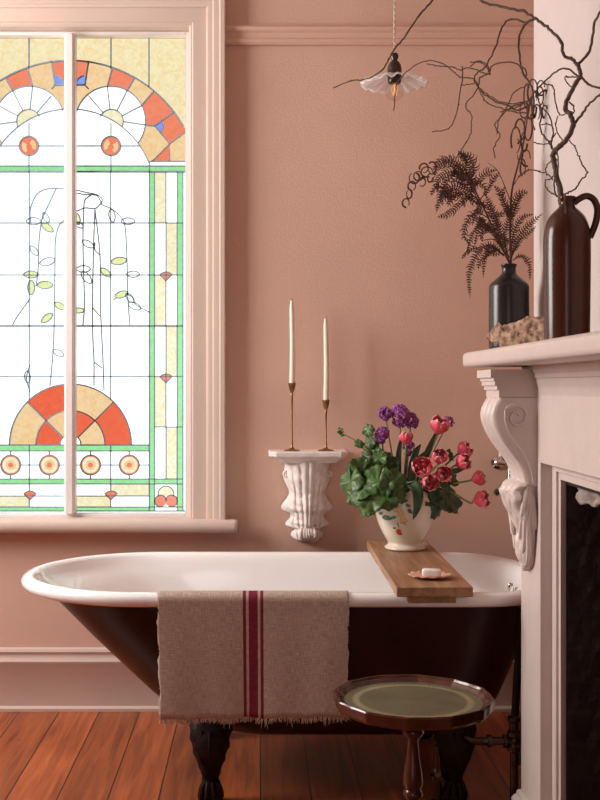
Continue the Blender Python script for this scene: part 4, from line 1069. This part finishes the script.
# ------------------------------------------------------------------ pendant lamp
PD = 3.2; PC = at(394.5, 81, PD)
pn = thing('pendant_lamp', 'pendant lamp with fluted white glass shade and clear bulb on a twisted cord', 'lamp', (PC.x, PC.y, ZC))
mb = MB(); n = 96; rs = []
for r, z in ((.018, .016), (.022, .0165), (.035, .013), (.055, .007), (.075, .000), (.090, -.006), (.0955, -.009)):
    ring = []
    for k in range(n):
        a = 2*PI*k/n; f = (r-.018)/.078; rip = math.cos(a*16); ring.append(PC+Vector((r*(1+.035*rip*f)*math.cos(a), r*(1+.035*rip*f)*math.sin(a), z+.0050*rip*f)))
    rs.append(ring)
mb.rings(rs, cap0=False, cap1=False); lab(mb.build('lamp_shade', M['shade'], pn, solid=.0022, angle=75), 'fluted white glass shade')
mb = MB(); mb.lathe([(.003, .080), (.009, .079), (.0115, .073), (.0115, .066), (.008, .061), (.0085, .058), (.014, .053), (.019, .044), (.0205, .036), (.0205, .022), (.0225, .020), (.0225, .016), (.0195, .014), (.0190, -.004), (.016, -.008), (.004, -.009)], c=PC, n=28)
lab(mb.build('lamp_holder', M['bakelite'], pn, angle=45), 'dark brown lampholder')
mb = MB(); BC = PC+Vector((0, 0, -.031)); R = .0265; prf = [(.011, .030), (.012, .024)]+[(R*math.sin(PI*(i+3)/16), R*math.cos(PI*(i+3)/16)) for i in range(0, 13)]+[(.001, -R)]
mb.lathe(prf, c=BC, n=32); lab(mb.build('bulb', M['bulb'], pn, angle=60), 'clear glass globe bulb')
mb = MB()
for k in range(4):
    a = k*PI/2; mb.tube([BC+Vector((.003*math.cos(a), .003*math.sin(a), .022)), BC+Vector((.008*math.cos(a), .008*math.sin(a), .008)), BC+Vector((.006*math.cos(a+.4), .006*math.sin(a+.4), -.010))], .0009, 6)
lab(mb.build('filament', M['filament'], pn), 'amber filament')
mb = MB()
for ph in (0, PI):
    P = []; zt = ZC-.02; zb = PC.z+.078
    for i in range(260): z = zb+(zt-zb)*i/259; a = ph+i*.62; P.append(Vector((PC.x+.0018*math.cos(a), PC.y+.0018*math.sin(a), z)))
    mb.tube(P, .0016, 5)
mb.build('cord', M['cord'], pn)
mb = MB(); mb.lathe([(.045, 0), (.043, -.012), (.02, -.022), (.005, -.026)], c=(PC.x, PC.y, ZC), n=28); mb.build('ceiling_rose', M['porcelain'], pn)

# ------------------------------------------------------------------ things on the mantel shelf
SZ = 1.209
JD = 2.25; JC = Vector(((567-VX)*JD/F, CAMY+JD, SZ)); H = .296
jg = thing('stoneware_jug', 'tall glossy brown stoneware jug with small loop handle on the mantel shelf', 'jug', JC)
jp = [(.040, 0), (.044, .003), (.045, .010), (.0462, .10), (.0468, .18), (.0462, .215), (.043, .236), (.036, .254), (.026, .266), (.0180, .2735), (.0150, .279), (.0145, .285), (.0165, .290), (.0175, .294), (.0165, .296), (.0125, .294), (.011, .285), (.011, .26), (.002, .255)]
mb = MB(); mb.lathe([(p.x, p.z) for p in catmull([Vector((r, 0, z)) for r, z in jp], 3)], c=JC, n=48); mb.build('body', M['jug'], jg, angle=60)
hd = Vector((.96, -.28, 0)).normalized()
P = catmull([JC+hd*r+Vector((0, 0, z)) for r, z in ((.013, .283), (.024, .291), (.038, .296), (.051, .289), (.0585, .272), (.0575, .250), (.051, .228), (.044, .212))], 5)
mb = MB(); mb.tube(P, [.0068]*len(P), 14); mb.build('handle', M['jug'], jg)
BD = 2.75; BC_ = Vector(((509-VX)*BD/F, CAMY+BD, SZ))
bp_ = [(.046, 0), (.0485, .003), (.0492, .012), (.0492, .155), (.0485, .162), (.045, .167), (.030, .180), (.021, .188), (.0175, .192), (.0170, .203), (.0175, .207), (.0195, .209), (.0195, .214), (.017, .2155), (.013, .213), (.012, .19), (.002, .18)]
mb = MB(); mb.lathe(bp_, c=BC_, n=44); tag(mb.build('stoneware_bottle', M['bottle'], None, origin=BC_, angle=50), 'short black stoneware bottle holding dried fern at the end of the mantel shelf', 'bottle')
# mottled shell or driftwood lump in front of the bottle
mb = MB(); a0 = at(487, 335, 2.615); a1 = at(556, 335, 2.42); rs = []; n = 28; NS = 26; rn = random.Random(9)
for i in range(NS+1):
    t = i/NS; c = a0.lerp(a1, t); k = (math.sin(PI*min(1, t*.70+.03))**.75) if t < .93 else .75; R_ = .034*k+.003
    if t < .12: R_ *= .45+t*4.5
    zc = SZ+max(R_*.86, .026*(1-t)+R_*.55) if t < .25 else SZ+R_*.86
    ring = []
    for j in range(n):
        a = 2*PI*j/n; nz = 1+.10*math.sin(a*3+t*14)+.08*math.sin(a*5-t*23)+.05*math.sin(a*9+t*41)
        ring.append(Vector((c.x-.006*math.sin(t*6), c.y+math.cos(a)*R_*nz*.78, max(SZ+.0005, zc+math.sin(a)*R_*nz*.92))))
    rs.append(ring)
mb.rings(rs); so = mb.build('weathered_shell', M['rock'], None, origin=(a0.x, a0.y, SZ), angle=70)
tag(so, 'long mottled brown and cream weathered shell lying between bottle and jug', 'shell')

# branches
def strands(name, S, m, label, cat, origin, group=None, dfun=None, n=8):
    mb = MB(); rn = random.Random(len(S)*13+5)
    for P, r0, r1, dd in S:
        q = []
        for k, p in enumerate(P):
            d = (p[2] if len(p) > 2 else dfun(p[0], p[1]))+dd
            v = at(p[0], p[1], d); q.append(v)
        c = catmull(q, 5); L = len(c)
        for k in range(1, L-1): c[k] = c[k]+Vector((rn.gauss(0, .0007), rn.gauss(0, .0012), rn.gauss(0, .0007)))
        rad = [(r0+(r1-r0)*k/(L-1))*(1.18 if k % 10 == 5 else 1) for k in range(L)]
        mb.tube(c, [max(q*1.18, .00125) for q in rad], n)
        if r1 < .0016:                                        # little side buds
            for k in range(4, L-2, 7): mb.ball(c[k]+Vector((rn.uniform(-1, 1)*.0012, 0, rn.uniform(-1, 1)*.0012)), (.0018, .0015, .0024), 6)
    return tag(mb.build(name, m, None, origin=origin, angle=70), label, cat, group)
def wd(px, py): return 2.25+(565-px)*.0016 if px < 565 else 2.25-(px-565)*.001
jm = JC+Vector((0, 0, .27))
W1 = [([(563, 214, 2.25), (561, 197, 2.25), (557, 178), (553.6, 160), (555, 151), (560, 146), (567, 139), (573, 126), (570, 115), (565.6, 109), (569, 96), (577, 82), (580.6, 74), (577, 64)], .0052, .0034, 0),
      ([(577, 64), (571, 58), (564, 55.5), (561, 42), (549, 28.5), (542, 24), (535.5, 18.6), (522, 11.4), (501, 6.6), (483, 1.5), (466, -14), (448, -14), (432, 1), (420, 15), (406, 35), (398, 45), (390, 56), (382, 70), (367, 79), (350, 81), (333, 88)], .0030, .0012, 0),
      ([(577, 64), (588, 54), (592.5, 36), (594, 24), (599, 14), (606, 0)], .0026, .0018, 0),
      ([(580.5, 77), (588, 84), (600, 87.6), (614, 90)], .0022, .0015, 0),
      ([(574, 124), (582, 114), (588, 105), (600, 95), (614, 84)], .0024, .0015, 0),
      ([(579, 77), (566, 68.4), (554, 73), (543, 83), (535, 92), (528, 100), (515, 108), (500, 112)], .0017, .0010, .01),
      ([(543, 83), (552, 86), (554, 92), (557, 108), (560, 115), (567, 113)], .0014, .0010, .0),
      ([(566, 77), (577, 77)], .0010, .001, 0), ([(577, 77), (565.6, 77), (567, 83), (572, 87)], .0010, .0008, 0),
      ([(569, 102), (573, 106), (574, 112), (571, 116)], .0015, .0010, 0),
      ([(535.5, 18.6), (526.5, 22.5), (522, 30), (519, 39), (520.5, 60), (523.5, 75), (532, 87), (534, 105), (531, 118), (535, 130)], .0025, .0012, 0),
      ([(526.5, 22.5), (510, 19.5), (502.5, 27), (495, 48), (486, 66), (478, 72), (474, 80), (478.5, 87), (489, 96), (507, 103.5), (525, 102)], .0018, .0010, .01),
      ([(406, 72), (416, 65), (427, 61), (441, 63), (452, 70), (460, 77), (474, 79), (481, 91), (492, 100), (507, 105), (518, 110), (528, 106)], .0009, .0016, .02),
      ([(406, 72), (397, 84), (395, 98), (393.5, 111)], .0009, .0006, .02),
      ([(474, 84), (462, 85)], .001, .0008, .01), ([(427, 64), (438, 66), (452, 67), (460, 70), (469, 68), (488, 74), (492, 66), (510, 62), (525, 69), (526, 78)], .0009, .0014, .0),
      ([(462, 66), (462, 78), (459, 99), (453, 123), (444, 130), (432, 132)], .0013, .0008, .02),
      ([(488, 74), (480, 78), (477, 90), (466, 105), (472, 117), (471, 130), (469, 137), (460, 152), (456, 160)], .0013, .0007, .01),
      ([(525, 102), (510, 108), (500, 118), (495, 125), (500, 136), (494, 146), (495, 158)], .0013, .0007, .02),
      ([(530, 84), (515, 92), (508, 104), (498, 122), (497, 134)], .0011, .0007, .0),
      ([(470, 62), (482, 63), (488, 70), (490, 75), (488, 66), (478, 61), (470, 67)], .0011, .0008, .015),
      ([(478, 88), (486, 102), (500, 108), (515, 112), (528, 113)], .0010, .0012, .03)]
strands('willow_branch', W1, M['twig'], 'largest contorted willow branch rising from the brown jug and spreading across the top', 'branch', jm, 'contorted willow branches in the jug', wd)
W2 = [([(566, 214, 2.24), (565, 196, 2.24), (570, 192), (576, 188), (581, 180), (587, 173), (584, 167), (582, 164), (578, 155), (575, 148), (569, 140)], .0016, .0010, -.02)]
strands('willow_branch', W2, M['twig'], 'thin willow twig looping out to the right just above the jug', 'branch', jm, 'contorted willow branches in the jug', wd)
W3 = [([(561, 214, 2.26), (559, 197, 2.26), (556, 180), (553, 160), (552, 148), (545, 137), (540, 127), (541, 110), (538, 98), (543, 90)], .0020, .0012, .02),
      ([(552, 148), (551, 142), (553, 132), (550, 118), (543, 108), (540, 112)], .0015, .0010, .02),
      ([(558, 197), (552, 193), (547, 189), (545, 181), (552, 178), (556, 172)], .0012, .0008, .0), ([(553, 180), (548, 175), (540, 172), (533, 170), (526, 171), (518, 177)], .0011, .0007, .02),
      ([(557, 160), (550, 162), (546, 168), (547, 176)], .0011, .0008, .0), ([(557, 197), (554, 186), (555, 176), (558, 168), (558, 155), (556, 150)], .0015, .001, -.01),
      ([(556, 133), (549, 143), (540, 144), (533, 142)], .0010, .0007, .02), ([(558, 116), (556, 126), (559, 136), (563, 140)], .0009, .0007, .0), ([(541, 125), (548, 124), (551, 125)], .0009, .0007, .02)]
strands('willow_branch', W3, M['twig'], 'slender willow branch leaning left out of the jug into the dark tangle', 'branch', jm, 'contorted willow branches in the jug', wd)

# dried fern sprays in the bottle
def fern(label, stems, fronds, seed, loops=()):
    o = BC_+Vector((0, 0, .2)); t = thing('dried_fern_spray', label, 'dried fern', o, 'dried fern sprays in the black bottle'); rn = random.Random(seed)
    mb = MB()
    for P, r0, r1 in stems:
        c = catmull([at(p[0], p[1], BD+(p[2] if len(p) > 2 else 0)) for p in P], 5); mb.tube(c, [r0+(r1-r0)*k/(len(c)-1) for k in range(len(c))], 7)
    for cx_, cy_, rx, ry, a0_, dd in loops:
        P = []; rx *= rn.uniform(.55, 1.15); ry *= rn.uniform(.6, 1.15)
        for i in range(15): a = a0_+i/14*PI*1.65; P.append(at(cx_+rx*math.cos(a)*(1-.2*i/14), cy_+ry*math.sin(a), BD+dd+.02*math.sin(a)))
        mb.tube(P, [.0026-.0014*i/14 for i in range(15)], 6)
    mb.build('stem', M['fern'], t)
    for P, ln, curl in fronds:
        c = catmull([at(p[0], p[1], BD+(p[2] if len(p) > 2 else 0)) for p in P], 7); fb = MB(); L = len(c)
        fb.tube(c, [.0016-.0011*k/(L-1) for k in range(L)], 5)
        plane = Vector((rn.uniform(-.5, .5), -1, rn.uniform(-.4, .4))).normalized()
        # resample evenly
        acc = 0; step = .0062
        for k in range(1, L):
            seg = (c[k]-c[k-1]).length; pos = step-acc
            while pos <= seg:
                f = (k-1+pos/seg)/(L-1)
                if f > .12:
                    p = c[k-1].lerp(c[k], pos/seg); T_ = (c[k]-c[k-1]).normalized(); sd = T_.cross(plane).normalized()
                    l = ln*.92*(math.sin(PI*min(1, f*.9+.12))**.6)*rn.uniform(.65, 1.2)
                    for s in (-1, 1):
                        q = []; tw = rn.uniform(-.7, .7)
                        for h in range(5):
                            x = h/4; q.append(p+sd*s*l*x*(1-.25*curl*x*x)+T_*l*(.10*x+curl*.75*x*x*x)+plane*l*(tw*x+.25*x*x*rn.uniform(.5, 1.4)))
                        fb.tube(q, [.0013, .0019, .0016, .0010, .0005], 4)
                pos += step
            acc = seg-(pos-step)
        fb.build('frond', M['fern'], t, angle=80)
    return t
def extra(n, x0, x1, y0, y1, ln, seed, up=.0):
    rn = random.Random(seed); o = []
    for _ in range(n):
        x = rn.uniform(x0, x1); y = rn.uniform(y0, y1); a = rn.uniform(0, 2*PI); k = rn.choice((-1, 1))*rn.uniform(.4, 1.0); r = rn.uniform(5, 9); dd = rn.uniform(-.05, .05); P = []
        for i in range(4): P.append((x, y, dd)); x += r*math.cos(a); y += r*math.sin(a)*.9; a += k
        o.append((P, ln*rn.uniform(.7, 1.1), rn.uniform(.6, 1.1)))
    return o
m0 = (511, 266)
fern('large dense rust-brown fern spray arching left from the black bottle', [([m0, (500, 244, -.01), (487, 215, -.02), (474, 188, -.03), (464, 168, -.03), (456, 163, -.02)], .0026, .0016)],
     [([(480, 205, -.02), (468, 180, -.03), (456, 162, -.03), (443, 160, 0), (432, 170, .02)], .020, .7), ([(478, 200), (466, 190), (452, 186), (441, 196), (436, 213)], .018, .8), ([(474, 190, -.03), (470, 172, -.04), (466, 158, -.04), (458, 151, -.03)], .016, .8),
      ([(470, 185, -.03), (460, 170, -.05), (450, 163, -.05), (438, 166, -.05), (434, 178, -.05)], .018, .9), ([(472, 188), (462, 176, .03), (449, 172, .04), (437, 182, .03), (438, 194, .02)], .018, .9),
      ([(478, 204), (468, 198, -.02), (458, 206, -.02), (447, 215, -.02), (437, 217, -.02)], .014, .8), ([(470, 182, .03), (474, 168, .03), (470, 156, .03), (462, 155, .03)], .014, 1),
      ([(488, 218), (476, 212), (467, 222), (464, 236), (470, 244)], .014, .8), ([(468, 190, -.05), (455, 196, -.06), (444, 188, -.06), (446, 176, -.06)], .016, 1), ([(474, 188), (480, 178), (488, 172), (497, 170)], .014, .7), ([(480, 200), (490, 186), (494, 178), (500, 172)], .012, .7)]+extra(16, 442, 472, 162, 194, .015, 5)+extra(7, 466, 492, 196, 225, .012, 6), 11,
     [(418, 176, 6, 5, .2, -.02), (427, 172, 6, 6, 1.2, -.02), (412, 186, 5, 5, 2.2, -.02), (422, 182, 6, 5, 3.4, 0), (432, 168, 5, 6, 4, 0), (409, 194, 5, 6, 5., -.01), (430, 178, 5, 4, 0, 0), (406, 203, 4, 7, 1.6, -.01), (414, 178, 5, 5, 5.2, .01), (424, 168, 5, 5, 2.9, .01)])
fern('drooping rust-brown fern fronds hanging down left of the black bottle', [([m0, (505, 252, -.02), (494, 240, -.03), (484, 240, -.04)], .0018, .001)],
     [([(504, 256, -.02), (488, 245, -.03), (476, 256, -.05), (469, 274, -.05), (470, 298, -.05)], .013, .5), ([(504, 255, -.01), (492, 246, -.02), (485, 258, -.03), (483, 278, -.03)], .010, .6),
      ([(506, 256, -.02), (498, 236, -.03), (486, 226, -.04), (478, 232, -.04), (474, 248, -.04)], .013, .6), ([(508, 258, .01), (500, 232, .02), (492, 208, .02), (484, 192, .01)], .015, .6), ([(502, 250), (492, 232), (482, 222), (470, 240), (468, 256)], .012, .7), ([(503, 250, -.02), (496, 225, -.03), (486, 205, -.03), (476, 214, -.04), (472, 226, -.04)], .013, .7), ([(500, 250), (490, 252, -.03), (480, 262, -.03), (478, 270, -.03)], .010, .6)]+extra(8, 480, 504, 215, 250, .011, 8), 12)
fern('upright dark curling stem with looped tendrils rising from the black bottle', [([m0, (510, 240), (510.5, 215), (512, 190), (518, 165), (523, 145, .0), (527, 120, -.02), (531, 98, -.03)], .0030, .0016), ([(510, 200), (503, 182), (497, 170), (488, 163)], .0012, .0006), ([(513, 186), (520, 176), (530, 170), (541, 171)], .0012, .0006)],
     [([(510, 240), (509, 215), (502, 197, -.02), (505, 186, -.02)], .013, .7), ([(510, 232), (513, 205), (520, 194), (528, 192)], .014, .6), ([(511, 226), (506, 206), (498, 190), (494, 186)], .011, .6), ([(511, 220), (517, 204), (520, 190)], .012, .5)], 13,
     [(527, 96, 5, 13, .4, -.03), (533, 92, 6, 12, 1.8, -.02), (540, 96, 6, 13, 3, -.03), (545, 100, 4, 14, 4, -.02), (524, 110, 5, 12, 5.2, -.02), (531, 112, 5, 10, .9, -.04), (537, 112, 5, 9, 2.4, -.03), (516, 140, 5, 14, 2.5, -.01), (524, 142, 6, 13, .2, -.02), (520, 152, 5, 10, 4, 0), (526, 158, 5, 8, 1.2, -.01), (520, 130, 5, 11, 3.3, -.02), (528, 128, 4, 12, 5.6, -.02), (523, 168, 4, 8, 2, 0), (534, 104, 3, 14, .2, -.04), (541, 88, 5, 9, 1, -.04), (545, 112, 4, 8, 2, -.03)])
fern('short fern fronds spreading right from the black bottle in front of the pale wall', [([m0, (512, 256), (516, 246, -.02)], .0018, .0012)],
     [([(511, 258, -.01), (516, 240, -.03), (528, 226, -.05), (543, 213, -.07)], .013, .5), ([(513, 260, -.02), (521, 256, -.04), (529, 264, -.06), (530, 280, -.06)], .010, .5), ([(511, 252), (514, 232), (522, 218, -.02), (534, 214, -.04)], .012, .6), ([(512, 256, .02), (520, 240, .03), (530, 232, .03), (536, 226, .03)], .011, .5), ([(509, 258, -.03), (504, 240, -.05), (508, 222, -.05), (514, 212, -.05)], .012, .6)], 14)

# ------------------------------------------------------------------ side table
TD = 2.41; TC = Vector(((413-VX)*TD/F, CAMY+TD, 0)); TZ = .440
tb = thing('pedestal_table', 'small round mahogany table with scalloped rim and green leather top in front of the bathtub', 'table', TC)
def pie(a):  # piecrust outline, twelve sides with little cusps
    k = 12; f = ((a+.20) % (2*PI/k))/(2*PI/k); return 1-.040*math.sin(PI*f)**.7+.012*math.exp(-((f-.5)*5)**2)
n = 240
def tring(r, z, pf=1.0): return [TC+Vector((r*(1-(1-pie(2*PI*k/n))*pf)*math.cos(2*PI*k/n), r*(1-(1-pie(2*PI*k/n))*pf)*math.sin(2*PI*k/n), z)) for k in range(n)]
mb = MB(); mb.rings([tring(.10, TZ-.018, 0), tring(.158, TZ-.018), tring(.168, TZ-.015), tring(.1735, TZ-.008), tring(.1745, TZ+.002), tring(.1755, TZ+.010), tring(.1735, TZ+.013), tring(.1695, TZ+.0125), tring(.1665, TZ+.008), tring(.163, TZ+.007), tring(.1595, TZ+.003), tring(.155, TZ-.001), tring(.12, TZ-.001, .0)], cap0=True, cap1=True)
mb.build('tabletop', M['table_wood'], tb, angle=30)
mb = MB(); mb.lathe([(.001, TZ-.0008), (.149, TZ-.0008), (.149, TZ+.0004), (.001, TZ+.0004)], c=TC, n=96)
lab(mb.build('leather_inset', leather_mat(0, 0), tb, smooth=False), 'green leather inset with gilt tooled border')
mb = MB(); mb.lathe([(.050, TZ-.019), (.052, TZ-.026), (.034, TZ-.034), (.016, TZ-.044), (.013, TZ-.052), (.022, TZ-.060), (.024, TZ-.068), (.020, TZ-.076), (.0125, TZ-.084), (.0125, TZ-.10), (.014, TZ-.12), (.020, TZ-.155), (.0225, TZ-.178), (.017, TZ-.192), (.021, TZ-.198), (.021, TZ-.206), (.014, TZ-.214), (.018, TZ-.24), (.026, TZ-.28), (.030, TZ-.32), (.024, TZ-.345), (.012, TZ-.352)], c=TC, n=32)
mb.build('pedestal', M['table_wood'], tb, angle=45)
for k in range(3):
    a = k*2*PI/3+.5; dr = Vector((math.cos(a), math.sin(a), 0)); P = catmull([TC+dr*r+Vector((0, 0, z)) for r, z in ((.012, .13), (.05, .125), (.085, .085), (.115, .04), (.145, .016), (.165, .010))], 5)
    mb = MB(); mb.tube(P, [.014-.005*i/(len(P)-1) for i in range(len(P))], 12); mb.ball(TC+dr*.160+Vector((0, 0, .0095)), (.014, .014, .0093), 12); mb.build('leg', M['table_wood'], tb)

# ------------------------------------------------------------------ light
wd_ = bpy.data.worlds.new('World'); sc.world = wd_; wd_.use_nodes = True; nt = wd_.node_tree
bg = nt.nodes['Background']; tc = nt.nodes.new('ShaderNodeTexCoord'); sp = nt.nodes.new('ShaderNodeSeparateXYZ'); nt.links.new(tc.outputs['Generated'], sp.inputs[0])
rp = nt.nodes.new('ShaderNodeValToRGB'); rp.color_ramp.elements[0].position = .35; rp.color_ramp.elements[0].color = (.93, .97, 1, 1); rp.color_ramp.elements[1].position = .9; rp.color_ramp.elements[1].color = (.86, .93, 1, 1)
nt.links.new(sp.outputs['Z'], rp.inputs['Fac']); nt.links.new(rp.outputs['Color'], bg.inputs['Color']); bg.inputs['Strength'].default_value = 2.2
def area(name, loc, rot, sx, sy, power, col):
    l = bpy.data.lights.new(name, 'AREA'); l.shape = 'RECTANGLE'; l.size = sx; l.size_y = sy; l.energy = power; l.color = col
    o = bpy.data.objects.new(name, l); COL.objects.link(o); o.location = loc; o.rotation_euler = rot; return o
area('added_side_daylight', (XL-.03, (LY0+LY1)/2, (LZ0+LZ1)/2), (0, -PI/2, 0), LZ1-LZ0-.1, LY1-LY0-.1, 100, (1, .95, .91))  # area lamp added at the unseen side window to strengthen its light
#area('daylight_doorway', (-.55, YF-.05, 1.2), (PI/2, 0, 0), 1.3, 2.2, 2.6, (1, .86, .76))

cam = bpy.data.cameras.new('camera'); co = bpy.data.objects.new('camera', cam); COL.objects.link(co)
co.location = (0, CAMY, EYE); co.rotation_euler = (PI/2, 0, 0)
cam.lens = 50; cam.sensor_width = 36; cam.sensor_fit = 'AUTO'; cam.shift_x = (300-VX)/800; cam.shift_y = -(400-VY)/800
cam.clip_start = .02
sc.camera = co
sc.view_settings.view_transform = 'Standard'; sc.view_settings.look = 'None'; sc.view_settings.gamma = 1; sc.view_settings.exposure = .06
sc.view_settings.use_curve_mapping = False
sc.cycles.use_denoising = True
sc.cycles.max_bounces = 10; sc.cycles.diffuse_bounces = 5; sc.cycles.transparent_max_bounces = 16
sc.cycles.caustics_reflective = False; sc.cycles.caustics_refractive = False
sc.cycles.sample_clamp_indirect = 4
